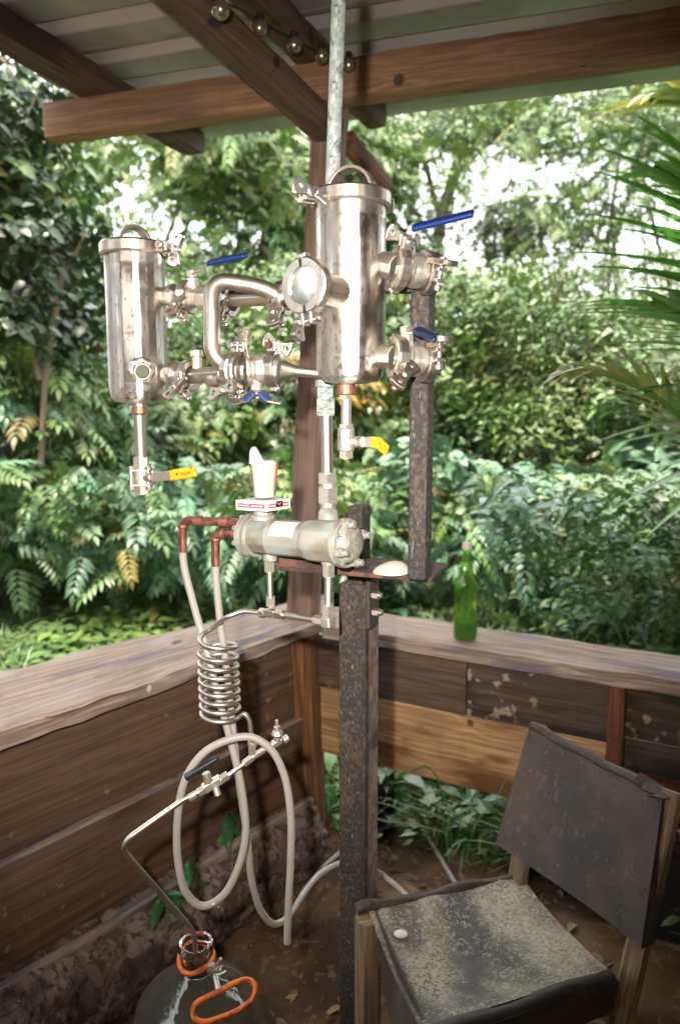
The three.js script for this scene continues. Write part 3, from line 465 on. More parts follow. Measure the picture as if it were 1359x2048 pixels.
  const ct = new THREE.CanvasTexture(cv); ct.colorSpace = THREE.SRGBColorSpace; const pl = new THREE.PlaneGeometry(0.034, 0.0125); const fn = hd.clone().normalize();
  part('lettering', basis(pl, h1.clone().lerp(h2, 0.5).add(V(0, 0, 0.0047)), fn, Y), std({ map: ct, roughness: 0.5 }), dv);
}
{ // round sight port on the right canister, pointing to the left of the camera
  const c1 = P(612, 572, 1.075), n = V(-0.60, 0.0, 0.80).normalize(), c0 = c1.clone().addScaledVector(n, -0.085);
  const sp = part('sight_port', [cyl(c0, c1.clone().addScaledVector(n, -0.012), 0.0235, 40), lathe([[0.0235, -0.02], [0.0255, -0.012], [0.0345, -0.006], [0.0345, 0.0]], c1, n, 44)], M.dull, tR);
  part('port_cap', lathe([[0.0345, -0.002], [0.0345, 0.003], [0.030, 0.0042], [0.0285, 0.0055], [0, 0.0057]], c1, n, 48), M.mirror, sp);
  clamp(c1, n, V(0.06, -1, 0.1), 0.0325, 'round clamp on the mirror bright sight port of the right canister', { turn: 1.9 });
  // drain of the right canister
  const x = P(692, 800, 1.17).x, z = RC.axis.z, y = (py) => P(692, py, 1.17).y, q = (py) => V(x, y(py), z);
  const dr = part('drain_pipe', [cyl(q(760), q(785), 0.0125), ...hex(q(800), q(786), 0.0115), cyl(q(850), q(798), 0.0078)], M.cast, tR);
  part('bushing', cyl(q(790), q(768), 0.0142), M.bush, dr);
  const dv = part('drain_valve', [...hex(q(858), q(848), 0.0118), cyl(q(902), q(856), 0.0128), ...hex(q(917), q(900), 0.0118), rbox(0.012, 0.022, 0.012, 0.002, q(878).add(V(0, 0, 0.009)))], M.cast, tR);
  const s1 = P(716, 884, 1.165), s2 = P(742, 884, 1.15), s3 = P(758, 886, 1.14), s4 = P(771, 900, 1.125);
  part('lever', [cyl(q(884), s1, 0.009), ...hex(s1, s1.clone().lerp(s2, 0.4), 0.0095), rbox(0.030, 0.016, 0.006, 0.001, s1.clone().lerp(s2, 0.75), s2.clone().sub(s1), Y)], M.cast, dv);
  part('sleeve', [rbox(s2.distanceTo(s3) + 0.004, 0.018, 0.006, 0.0028, s2.clone().lerp(s3, 0.55), s3.clone().sub(s2), Y), rbox(s3.distanceTo(s4) + 0.006, 0.018, 0.006, 0.0028, s3.clone().lerp(s4, 0.55), s4.clone().sub(s3), Y)], M.yellow, dv);
}
// ---------------------------------------------------------------- pipes and valves
function ballValve(a, b, R, stemDir, stemLen, hand, label, o = {}) { // ferrule to ferrule from a to b; hand: points of the lever, sleeve from the second-last on
  const d = b.clone().sub(a), L = d.length(), m = a.clone().lerp(b, o.at ?? 0.5), t = thing('ball_valve', label, 'valve', m.clone(), 'ball valves of the still');
  part('body', lathe([[R * 1.0, 0], [R * 1.0, 0.004], [R * 0.72, 0.009], [R * 0.72, L * 0.25], [R * 0.95, L * 0.32], [R * 1.0, L * 0.5], [R * 0.95, L * 0.68], [R * 0.72, L * 0.75], [R * 0.72, L - 0.009], [R, L - 0.004], [R, L]], a, d, 36), M.cast, t);
  const s1 = m.clone().addScaledVector(stemDir, stemLen);
  part('bonnet', [cyl(m.clone().addScaledVector(stemDir, R * 0.6), m.clone().addScaledVector(stemDir, stemLen * 0.75), 0.0105), cyl(m.clone().addScaledVector(stemDir, stemLen * 0.7), s1, 0.0065), ...hex(s1.clone().addScaledVector(stemDir, -0.010), s1, 0.009)], M.cast, t);
  const bar = [], sl = [], nrm = o.flat ?? stemDir, isS = o.sleeve ?? ((i) => i >= (o.from ?? hand.length - 2));
  for (let i = 0; i < hand.length - 1; i++) { const p = hand[i], q = hand[i + 1], g = rbox(p.distanceTo(q) + 0.004, isS(i) ? (o.thick ?? 0.0085) : 0.003, isS(i) ? 0.018 : 0.014, isS(i) ? 0.004 : 0.001, p.clone().lerp(q, 0.5), q.clone().sub(p), nrm); (isS(i) ? sl : bar).push(g); }
  const lv = bar.length ? part('lever', bar, M.dull, t) : t;
  part('sleeve', sl, o.mat ?? M.blue, lv); return t;
}
function pipe(name, curve, r, m, label, cat = 'pipe', n = 80) { const p = curve.getPoint(0.5); return single(name, tube(curve, r, n, 18), m, label, cat, p); }
{ // right hand side, upper line
  const a = P(752, 527, 1.17), b = P(798, 536, 1.125), c = P(857, 546, 1.14), d = c.clone().sub(b).normalize();
  const u = thing('pipe_stub', 'short upper steel stub between right canister and its blue levered valve', 'pipe', a);
  part('tube', cyl(a, b, 0.019, 32), M.dull, u); part('ferrule', ferrule(b, d, 0.0262), M.shiny, u);
  ballValve(b.clone().addScaledVector(d, 0.004), c, 0.0255, V(-0.05, 1, -0.05).normalize(), 0.047, [P(800, 490, 1.13), P(812, 486, 1.13), P(826, 456, 1.125), P(944, 427, 1.09)], 'upper right ball valve with long bright blue lever', { flat: V(0.25, 0.8, 0.6), at: 0.25 });
  part('end_cap', lathe([[0.0262, -0.002], [0.0262, 0.004], [0.02, 0.006], [0, 0.0065]], c, d, 36), M.shiny, u);
  clamp(b, d, V(-0.2, 0.9, 0.5), 0.026, 'clamp beside the upper right valve, nearest the right canister', { turn: 0.2 });
  clamp(c, d, V(0.62, -0.25, 0.75), 0.026, 'clamp on the outer end of the upper right valve, wing nut hanging below', { turn: 1.75 });
}
{ // right hand side, lower line
  const a = P(745, 712, 1.17), b = P(794, 715, 1.12), c = P(854, 722, 1.135), d = c.clone().sub(b).normalize();
  const u = thing('pipe_stub', 'short lower steel stub between right canister and the dark levered valve', 'pipe', a);
  part('tube', cyl(a, b, 0.0185, 32), M.dull, u); part('ferrule', ferrule(b, d, 0.0262), M.shiny, u);
  ballValve(b.clone().addScaledVector(d, 0.004), c, 0.0255, V(-0.05, 1, 0.05).normalize(), 0.046, [P(804, 664, 1.125), P(832, 660, 1.12), P(874, 678, 1.09)], 'lower right ball valve with short dark blue lever', { flat: V(0.1, 0.7, 0.7), at: 0.25, mat: std({ color: 0x18243c, roughness: 0.3 }) });
  part('end_cap', lathe([[0.0262, -0.002], [0.0262, 0.004], [0.02, 0.006], [0, 0.0065]], c, d, 36), M.shiny, u);
  clamp(b, d, V(0.0, -0.88, 0.5), 0.026, 'clamp beside the lower right valve, its wing nut pointing down left', { turn: 0.9 });
  clamp(c, d, V(0.85, 0.05, 0.5), 0.026, 'clamp on the outer end of the lower right valve beside the upright', { turn: 1.5 });
}
{ // upper line between the canisters
  const a = P(318, 592, 1.365), b = P(376, 594, 1.345), c = P(457, 600, 1.325), e = P(646, 592, 1.24), d = e.clone().sub(b).normalize();
  const u = thing('pipe_stub', 'short upper steel stub with bulged collar at the left canister', 'pipe', a);
  part('tube', cyl(a, b, 0.0155, 28), M.dull, u); part('collar', lathe([[0.012, -0.004], [0.0195, 0.002], [0.0205, 0.009], [0.018, 0.014], [0.012, 0.018]], P(340, 592, 1.357), d, 30), M.dull, u);
  ballValve(b, c, 0.0228, V(-0.06, 1, 0.05).normalize(), 0.044, [P(388, 545, 1.335), P(404, 536, 1.33), P(418, 526, 1.325), P(491, 511, 1.29)], 'upper left ball valve with blue lever behind the bent pipe', { flat: V(0.15, 0.85, 0.5), at: 0.15, from: 2 });
  clamp(b, d, V(0.05, -0.75, 0.66), 0.024, 'clamp beside the upper left valve, wing nut hanging straight down', { turn: 1.55 });
  clamp(c, d, V(0.1, -0.8, 0.6), 0.024, 'clamp inside the curve of the bent pipe, under its top run', { turn: 1.5 });
  const p = thing('steel_pipe', 'straight steel pipe behind the bent pipe running to the sight port', 'pipe', c);
  part('tube', cyl(c, e, 0.0125, 28), M.dull, p); part('ferrule', ferrule(P(556, 594, 1.283), d, 0.024), M.shiny, p);
  clamp(P(566, 597, 1.275), d, V(-0.05, -0.9, 0.45), 0.024, 'clamp mostly hidden behind the round sight port', { turn: 1.9 });
}
{ // bent pipe: along the top and down to the lower line
  const pts = [P(566, 596, 1.262), P(520, 573, 1.255), P(422, 558, 1.235), P(424, 640, 1.225), P(424, 716, 1.225), P(476, 742, 1.235)];
  const u = thing('bent_pipe', 'thick dull steel pipe bent like a hook between the two canisters', 'pipe', pts[3]);
  part('tube', tube(bent(pts, 0.055), 0.0132, 140, 22), M.dull, u);
  part('ferrule', [ferrule(P(478, 742, 1.235), V(0.97, -0.05, 0.2), 0.024)], M.shiny, u);
}
{ // lower line between the canisters
  const a = P(318, 748, 1.365), b = P(378, 752, 1.345), c = P(447, 748, 1.30), e = P(478, 741, 1.235), f = P(548, 738, 1.245), g = P(646, 748, 1.23), d = c.clone().sub(b).normalize();
  const u = thing('pipe_stub', 'short lower steel stub with rounded collar at the left canister', 'pipe', a);
  part('tube', cyl(a, b, 0.0155, 28), M.dull, u); part('collar', lathe([[0.012, -0.006], [0.0215, 0.001], [0.0235, 0.012], [0.021, 0.021], [0.0155, 0.027]], P(340, 749, 1.357), d, 32), M.shiny, u);
  clamp(b, d, V(-0.1, -0.8, 0.55), 0.0225, 'clamp low beside the left canister, wing nut slanting to its foot', { turn: 1.2 });
  const m = thing('steel_pipe', 'dark short steel pipe with rounded end left of the bent pipe foot', 'pipe', b);
  part('tube', cyl(b, c, 0.0135, 28), M.dull, m); part('end', lathe([[0.0135, 0], [0.0165, 0.006], [0.0175, 0.016], [0.014, 0.026], [0, 0.03]], P(420, 760, 1.318), d, 28), M.dull, m);
  part('bleed_valve', [cyl(P(395, 742, 1.335), P(394, 712, 1.335), 0.0085), cyl(P(394, 714, 1.335), P(393, 700, 1.335), 0.0115)], M.cast, m);
  clamp(e, V(0.86, -0.02, 0.5), V(0.02, 1, 0.1), 0.0265, 'clamp at the foot of the bent pipe, wing nut standing upright', { turn: 1.57 });
  clamp(e.clone().add(V(-0.006, 0, 0.0)), V(0.8, -0.02, 0.6), V(-0.18, -0.97, 0.2), 0.0255, 'clamp at the foot of the bent pipe, holed wing nut hanging below', { turn: 0.3 });
  ballValve(e.clone().add(V(0.01, 0, 0)), f, 0.0245, V(0.0, -1, 0.1).normalize(), 0.046, [P(560, 805, 1.205), P(537, 801, 1.205), P(521, 785, 1.21), P(506, 785, 1.21), P(491, 801, 1.205), P(464, 807, 1.195)], 'lower valve between canisters with a worn blue lever hanging below it', { flat: V(0, 1, 0.35), sleeve: (i) => i === 1 || i === 3, mat: std({ color: 0x2a3560, roughness: 0.6 }), thick: 0.008, at: 0.4 });
  clamp(f, V(0.94, 0, 0.33), V(0.35, 0.9, 0.2), 0.0255, 'clamp with rust stained bolt left of the right canister foot', { turn: 0.4, boltMat: M.rust2 });
  const q = thing('steel_pipe', 'thin steel pipe entering the right canister low at its back', 'pipe', f);
  part('tube', [cyl(f, g, 0.0085, 24), lathe([[0.0255, -0.003], [0.0255, 0.003], [0.018, 0.008], [0.0085, 0.03]], f.clone().addScaledVector(g.clone().sub(f).normalize(), 0.008), g.clone().sub(f), 30)], M.dull, q);
}
// ---------------------------------------------------------------- tall pole, riser, condenser
{
  const top = P(679, -60, 1.24), low = P(652, 400, 1.255); const end = P(650, 800, 1.255);
  pipe('galvanised_pole', new THREE.LineCurve3(top, end), 0.0112, M.pole, 'mottled pale galvanised pole rising behind the right canister to the roof', 'pole', 40);
  const D = 1.235, p = (px, py) => P(px, py, D);
  const r = thing('riser_pipe', 'bright galvanised riser with hex unions between pole foot and condenser', 'pipe', p(654, 1030));
  part('tube', cyl(p(655, 1010), p(652, 790), 0.0098, 28), M.shiny, r);
  part('union', [...hex(p(651, 832), p(651, 795), 0.0165), ...hex(p(650, 796), p(650, 772), 0.0145), cyl(p(650, 775), p(650, 760), 0.016)], M.galv, r);
  part('union', [...hex(p(655, 968), p(654, 945), 0.0165), ...hex(p(656, 1008), p(656, 972), 0.0178), cyl(p(656, 974), p(656, 966), 0.0135), cyl(p(656, 1040), p(656, 1006), 0.0128)], M.cast, r);
  // condenser
  const a = P(503, 1071, 1.275), b = P(690, 1086, 1.165), d = b.clone().sub(a).normalize(), L = a.distanceTo(b), at = (t) => a.clone().addScaledVector(d, t * L);
  const up = Y.clone().addScaledVector(d, -d.y).normalize(), sd = d.clone().cross(up);
  const cdr = thing('condenser', 'grey painted cylindrical condenser with bolted end caps lying over the shelf', 'condenser', a.clone().lerp(b, 0.5).add(V(0, -0.04, 0)));
  part('shell', [lathe([[0.0305, 0], [0.0305, L * 0.25], [0.0315, L * 0.26], [0.0305, L * 0.275], [0.0305, L * 0.62], [0.0325, L * 0.64], [0.034, L * 0.7], [0.034, L]], a, d, 48)], M.paint, cdr);
  const flange = (t, w, R, name) => part(name, lathe([[R * 0.8, -w], [R * 0.97, -w], [R, -w * 0.7], [R, w * 0.7], [R * 0.97, w], [R * 0.8, w]], at(t), d, 48), M.paint, cdr);
  flange(-0.01, 0.006, 0.0375, 'flange'); flange(0.06, 0.004, 0.0365, 'flange'); flange(1.0, 0.0065, 0.0395, 'flange');
  part('end_cap', lathe([[0.036, 0], [0.034, 0.006], [0.030, 0.014], [0.022, 0.020], [0.012, 0.0225], [0, 0.023]], at(1.0), d, 40), M.paint, cdr);
  part('end_cap', lathe([[0.036, 0], [0.034, 0.006], [0.026, 0.012], [0, 0.015]], at(-0.01), d.clone().negate(), 40), M.paint, cdr);
  for (let i = 0; i < 8; i++) { const th = i / 8 * Math.PI * 2 + 0.3, o = up.clone().multiplyScalar(Math.cos(th) * 0.0325).addScaledVector(sd, Math.sin(th) * 0.0325); const c = at(1.0).add(o), big = i % 2 === 0;
    part('bolt', [...hex(c.clone().addScaledVector(d, 0.002), c.clone().addScaledVector(d, big ? 0.017 : 0.009), big ? 0.0085 : 0.0055), cyl(c.clone().addScaledVector(d, 0.012), c.clone().addScaledVector(d, big ? 0.026 : 0.012), big ? 0.0055 : 0.003)], M.paint, cdr);
    const c2 = at(-0.01).add(o); part('bolt', hex(c2.clone().addScaledVector(d, -0.012), c2.clone().addScaledVector(d, 0.004), 0.005), M.paint, cdr); }
  part('port', [cyl(P(527, 1050, 1.262), P(526, 1014, 1.262), 0.017, 28), cyl(P(526, 1040, 1.262), P(526, 1028, 1.262), 0.022, 28)], M.paint, cdr);
  part('port', [cyl(P(656, 1070, 1.20), P(656, 1024, 1.225), 0.0205, 28, 0.0165)], M.paint, cdr);
  part('foot', cyl(P(540, 1100, 1.25), P(540, 1122, 1.25), 0.012), M.paint, cdr); part('foot', cyl(P(657, 1108, 1.18), P(657, 1130, 1.18), 0.012), M.paint, cdr);
  { // printed plate curved round the shell
    const cv = document.createElement('canvas'); cv.width = 256; cv.height = 128; const x = cv.getContext('2d'), r2 = rng(4); x.fillStyle = '#c3c3ba'; x.fillRect(0, 0, 256, 128);
    for (let j = 0; j < 7; j++) for (let i = 6; i < 244;) { const w = 5 + r2() * 18; x.fillStyle = j === 3 || j === 4 ? 'rgba(60,110,170,0.75)' : 'rgba(60,62,66,0.7)'; x.fillRect(i, 12 + j * 16, Math.min(w, 246 - i), 6); i += w + 4; }
    const t = new THREE.CanvasTexture(cv); t.colorSpace = THREE.SRGBColorSpace;
    const g = new THREE.CylinderGeometry(0.0309, 0.0309, L * 0.26, 24, 1, true, 0, 1.0); g.rotateY(-0.5); // centred on +z
    const Z = V(0, 0.62, 0.78).addScaledVector(d, -V(0, 0.62, 0.78).dot(d)).normalize(), X = d.clone().cross(Z).normalize();
    const uv = g.attributes.uv; for (let i = 0; i < uv.count; i++) { const u = uv.getX(i); uv.setXY(i, uv.getY(i), u); }
    g.applyMatrix4(new THREE.Matrix4().makeBasis(X, d, Z)); const c = at(0.45); g.translate(c.x, c.y, c.z);
    part('printed_plate', g, std({ map: t, roughness: 0.5 }), cdr);
  }
  // thin steel tubing under the condenser
  const tb = thing('steel_tubing', 'thin steel tubing with tee and elbow joints under the condenser', 'tubing', P(600, 1235, 1.2));
  const T = P(541, 1226, 1.245), E = P(656, 1244, 1.165), A = P(539, 1122, 1.25), B = P(657, 1128, 1.175);
  part('tube', [cyl(P(541, 1212, 1.245), P(539, 1135, 1.25), 0.0052), cyl(P(656, 1232, 1.168), P(657, 1140, 1.175), 0.0068), cyl(T, E, 0.0052)], M.dull, tb);
  part('nut', [...hex(P(539, 1144, 1.25), P(539, 1120, 1.25), 0.0095)], M.cast, tb); part('nut', hex(P(657, 1154, 1.175), P(657, 1126, 1.175), 0.0105), M.cast, tb); part('nut', hex(P(541, 1213, 1.245), P(541, 1193, 1.245), 0.0082), M.cast, tb);
  part('tee', [rbox(0.028, 0.014, 0.014, 0.003, T, E.clone().sub(T), Y), ...hex(T.clone().lerp(E, 0.10), T.clone().lerp(E, 0.25), 0.0088), ...hex(P(520, 1226, 1.258), P(531, 1226, 1.252), 0.0088)], M.dull, tb);
  part('elbow', [rbox(0.019, 0.019, 0.019, 0.004, E, E.clone().sub(T), Y), ...hex(E, E.clone().add(V(0, 0.030, 0)), 0.0105), ...hex(E, E.clone().lerp(T, 0.22), 0.009)], M.cast, tb);
  // cooling coil
  const cx = P(435, 1270, 1.30), R = 0.0335, y0 = P(435, 1288, 1.30).y, y1 = P(441, 1432, 1.30).y, dx = P(441, 1432, 1.30).x - cx.x, pts = [P(522, 1226, 1.258), P(485, 1223, 1.265), P(455, 1234, 1.262)];
  const turns = 8.6, n = 200, st = -2.2;
  for (let i = 0; i <= n; i++) { const t = i / n, th = st - t * turns * Math.PI * 2, k = Math.min(1, i / 10); pts.push(V(cx.x + dx * t + Math.cos(th) * R * (0.9 + 0.1 * k), y0 + (y1 - y0) * t + 0.018 * Math.pow(1 - t, 14), cx.z + Math.sin(th) * R)); }
  const last = pts[pts.length - 1]; pts.push(P(488, 1428, 1.285), P(498, 1440, 1.285), P(502, 1468, 1.285), P(505, 1490, 1.285));
  single('cooling_coil', tube(smooth(pts), 0.0044, 900, 10), M.dull, 'spring shaped coil of thin steel tube with about nine turns', 'coil', cx);
}
{ // copper elbows and clear hoses
  const mk = (pts, label) => { const u = thing('copper_elbow', label, 'pipe', pts[2]); part('tube', tube(bent(pts, 0.016), 0.0078, 60, 16), M.copper, u); for (let i = 0; i < 2; i++) { const k = i ? [pts[1].clone().lerp(pts[2], 0.12), pts[1].clone().lerp(pts[2], 0.25)] : [pts[1].clone().lerp(pts[0], 0.2), pts[1].clone().lerp(pts[0], 0.32)]; part('collar', cyl(k[0], k[1], 0.0098), M.copper, u); } part('collar', cyl(pts[0].clone().lerp(pts[1], 0.25), pts[0].clone().lerp(pts[1], 0.4), 0.0102), M.copper, u); return u; };
  mk([P(492, 1046, 1.28), P(366, 1040, 1.34), P(365, 1104, 1.34)], 'longer reddish copper elbow leaving the condenser, outermost to the left');
  mk([P(490, 1068, 1.275), P(431, 1066, 1.31), P(431, 1132, 1.31)], 'shorter reddish copper elbow leaving the condenser, just inside the longer one');
  const h1 = smooth([P(365, 1090, 1.34), P(368, 1130, 1.34), P(385, 1200, 1.335), P(410, 1290, 1.32), P(436, 1390, 1.30), P(458, 1470, 1.29), P(478, 1550, 1.28), P(489, 1620, 1.275), P(491, 1670, 1.27), P(478, 1730, 1.26), P(445, 1792, 1.25), P(405, 1812, 1.245), P(372, 1785, 1.24), P(356, 1720, 1.24), P(355, 1640, 1.24), P(370, 1560, 1.24), P(405, 1508, 1.245), P(450, 1482, 1.25), P(500, 1474, 1.255), P(540, 1497, 1.255), P(568, 1550, 1.255), P(581, 1630, 1.25), P(581, 1720, 1.245), P(577, 1800, 1.24), P(574, 1886, 1.235)]);
  pipe('clear_hose', h1, 0.0066, M.hose, 'milky hose from the outer copper elbow, looped once and hanging open ended', 'hose', 360);
  const h2 = smooth([P(431, 1118, 1.31), P(432, 1150, 1.31), P(440, 1240, 1.31), P(452, 1330, 1.31), P(462, 1420, 1.305), P(470, 1500, 1.30), P(482, 1590, 1.30), P(495, 1680, 1.31), P(503, 1760, 1.33), P(522, 1822, 1.36), P(550, 1848, 1.40), P(580, 1830, 1.45), P(605, 1790, 1.52), P(640, 1748, 1.60), P(690, 1725, 1.68), P(740, 1735, 1.74), P(790, 1770, 1.72), P(832, 1812, 1.66)].map((p) => p.y < 0.02 ? p.setY(0.02) : p));
  pipe('clear_hose', h2, 0.0064, M.hose, 'milky hose from the inner copper elbow running behind the iron post', 'hose', 300);
  for (const [px, py, D, sx] of [[367, 1112, 1.34], [431, 1136, 1.31]]) { }
  const h3 = smooth([PY(600, 1790, 0.02), PY(660, 1722, 0.02), PY(740, 1668, 0.025), PY(800, 1648, 0.03), PY(840, 1655, 0.03), PY(870, 1698, 0.02), PY(900, 1750, 0.02), PY(935, 1806, 0.02)]);
  pipe('garden_hose', h3, 0.0075, M.hoseGrey, 'grey hose lying on the dirt behind the iron post', 'hose', 160);
  const cl = P(431, 1808, 1.247); single('hose_clip', [lathe([[0.0068, -0.003], [0.0082, -0.003], [0.0082, 0.003], [0.0068, 0.003]], cl, V(0.8, 0.5, 0.1), 20), cyl(cl.clone().add(V(0, -0.012, 0.003)), cl.clone().add(V(0, -0.002, 0.003)), 0.0022)], M.shiny, 'tiny metal hose clip on the bottom of the hose loop', 'clip', cl);
}
{ // needle valve line under the coil
  const v = thing('needle_valve_line', 'row of small steel fittings and a black lever valve under the coil', 'valve', P(505, 1500, 1.285));
  const p = (px, py, D = 1.285) => P(px, py, D);
  part('tube', [cyl(p(455, 1552, 1.265), p(492, 1524, 1.28), 0.0042), cyl(p(365, 1600, 1.235), p(400, 1582, 1.245), 0.0046)], M.dull, v);
  part('tee', [...hex(p(486, 1528, 1.278), p(506, 1513, 1.285), 0.0072), ...hex(p(506, 1513), p(528, 1499, 1.292), 0.0062), ...hex(p(505, 1508), p(503, 1482), 0.0072), cyl(p(505, 1492), p(505, 1484), 0.0085)], M.cast, v);
  part('fitting', [cyl(p(526, 1500, 1.29), p(548, 1487, 1.30), 0.0052), ...hex(p(545, 1489, 1.30), p(562, 1479, 1.305), 0.0078), cyl(p(566, 1482, 1.305), p(576, 1474, 1.31), 0.0068)], M.cast, v);
  part('bleed_screw', [cyl(p(555, 1482, 1.30), p(554, 1452, 1.30), 0.0062), lathe([[0.009, 0], [0.011, 0.004], [0.009, 0.009], [0.006, 0.012]], p(555, 1472, 1.30), Y, 20), cyl(p(554, 1454, 1.30), p(553, 1440, 1.30), 0.0032)], M.cast, v);
  const b = part('valve_body', [rbox(0.036, 0.016, 0.016, 0.003, p(424, 1568, 1.255), p(450, 1552, 1.26).sub(p(400, 1582, 1.245)), Y), ...hex(p(396, 1586, 1.245), p(410, 1577, 1.25), 0.0085), ...hex(p(440, 1560, 1.258), p(456, 1549, 1.265), 0.0085), ...hex(p(378, 1597, 1.24), p(392, 1588, 1.243), 0.007), cyl(p(417, 1566, 1.25), p(412, 1545, 1.25), 0.0075), cyl(p(431, 1574, 1.245), p(436, 1592, 1.24), 0.006)], M.cast, v);
  const h0 = p(370, 1556, 1.23), h1 = p(437, 1516, 1.245); part('lever', rbox(h0.distanceTo(h1), 0.012, 0.014, 0.004, h0.clone().lerp(h1, 0.5), h1.clone().sub(h0), Y), M.black, b);
  const g = bent([p(368, 1598, 1.235), p(238, 1690, 1.19), p(352, 1822, 1.30), p(388, 1862, 1.335), P(393, 1925, 1.345)], 0.03);
  pipe('gas_tube', g, 0.0052, M.dull, 'bent thin steel tube leading from the black lever valve into the glass jug', 'tube', 160);
}
{ // cigarette packet and cup on the condenser port
  const b0 = P(526, 1008, 1.262), px = V(0.93, 0, 0.22).normalize(), pz = V(-0.22, 0, 0.93).normalize(), pk = thing('cigarette_packet', 'white and red cigarette packet lying flat on the condenser port under the cup', 'packet', b0.clone().add(V(0, -0.009, 0)));
  const cv = (w, h, f) => { const c = document.createElement('canvas'); c.width = w; c.height = h; const x = c.getContext('2d'); x.fillStyle = '#cfc9c2'; x.fillRect(0, 0, w, h); f(x); const t = new THREE.CanvasTexture(c); t.colorSpace = THREE.SRGBColorSpace; return std({ map: t, roughness: 0.5 }); };
  const r2 = rng(8);
  const front = cv(256, 52, (x) => { x.fillStyle = '#c22f2c'; x.fillRect(20, 16, 216, 22); x.fillStyle = '#eee6e0'; for (const [a, b] of [[30, 92], [128, 226]]) for (let i = a; i < b; i += 11) x.fillRect(i, 23, 7, 8); x.fillStyle = '#5f86b8'; x.fillRect(98, 14, 16, 26); });
  const side = cv(160, 52, (x) => { x.fillStyle = '#c22f2c'; x.fillRect(12, 16, 140, 22); x.fillStyle = '#eee6e0'; for (let i = 18; i < 60; i += 11) x.fillRect(i, 23, 7, 8); for (let i = 112; i < 146; i += 11) x.fillRect(i, 23, 7, 8); x.fillStyle = '#16120f'; x.fillRect(62, 6, 46, 32); x.strokeStyle = '#cfc8c0'; x.lineWidth = 3; x.beginPath(); x.moveTo(72, 14); x.lineTo(84, 26); x.lineTo(98, 13); x.stroke(); });
  const top = std({ color: 0xc8c2bb, roughness: 0.5 });
  const g = new THREE.BoxGeometry(0.070, 0.0165, 0.058); basis(g, b0, V(0.80, 0.035, 0.60), Y); const m = shadow(new THREE.Mesh(g, [side, top, top, top, front, top])); m.name = 'box'; g.translate(-pk.position.x, -pk.position.y, -pk.position.z); pk.add(m);
  const top0 = b0.clone().add(V(0.003, 0.0085, 0)), cup = thing('plastic_cup', 'clear plastic cup stuffed with white tissue on the cigarette packet', 'cup', top0);
  const hgt = 0.071;
  part('wall', lathe([[0, 0.001], [0.0175, 0.001], [0.0185, 0.003], [0.0238, hgt - 0.003], [0.0252, hgt - 0.002], [0.0252, hgt], [0.0242, hgt]], top0, Y, 40), M.glass, cup);
  part('filling', lathe([[0, 0.004], [0.0172, 0.004], [0.0180, 0.008], [0.0226, hgt * 0.86], [0.020, hgt * 0.91], [0.01, hgt * 0.87], [0, hgt * 0.9]], top0, Y, 36), M.white, cup);
  const s = new THREE.Shape(); s.moveTo(-0.010, 0); s.lineTo(-0.009, 0.018); s.quadraticCurveTo(-0.004, 0.030, 0.000, 0.022); s.lineTo(0.014, 0); const tg = new THREE.ExtrudeGeometry(s, { depth: 0.004, bevelEnabled: true, bevelSize: 0.002, bevelThickness: 0.002, bevelSegments: 2 });
  part('tissue', basis(tg, top0.clone().add(V(-0.012, hgt * 0.86, 0.006)), V(1, 0, 0.3), Y), M.white, cup);
  const lb = new THREE.CylinderGeometry(0.0236, 0.0205, 0.034, 12, 1, true, 1.05, 0.3); lb.translate(top0.x, top0.y + 0.042, top0.z); part('printed_stripe', lb, std({ color: 0xc9621c, roughness: 0.5, side: THREE.DoubleSide }), cup);
}
{ // white clam shell on the shelf
  const c = PY(781, 1146, 1.237), g = new THREE.SphereGeometry(1, 48, 32, 0, Math.PI * 2, 0, Math.PI / 2), p = g.attributes.position;
  for (let i = 0; i < p.count; i++) { const x = p.getX(i), y = p.getY(i), z = p.getZ(i), q = 1 + 0.03 * Math.sin(Math.hypot(x - 0.7, z) * 26); p.setXYZ(i, x * 0.031 * (1 - 0.2 * x * 0), y * 0.019 * q * (1 + 0.25 * x), z * 0.024 * (1 + 0.3 * x)); }
  g.computeVertexNormals(); const l2 = [g];
  basis(g, c, V(0.9, 0.06, 0.35), Y); single('seashell', g, std({ color: 0xb3a99b, roughness: 0.65, side: THREE.DoubleSide }), 'white clam shell lying on the rusty shelf by the upright', 'shell', c);
}
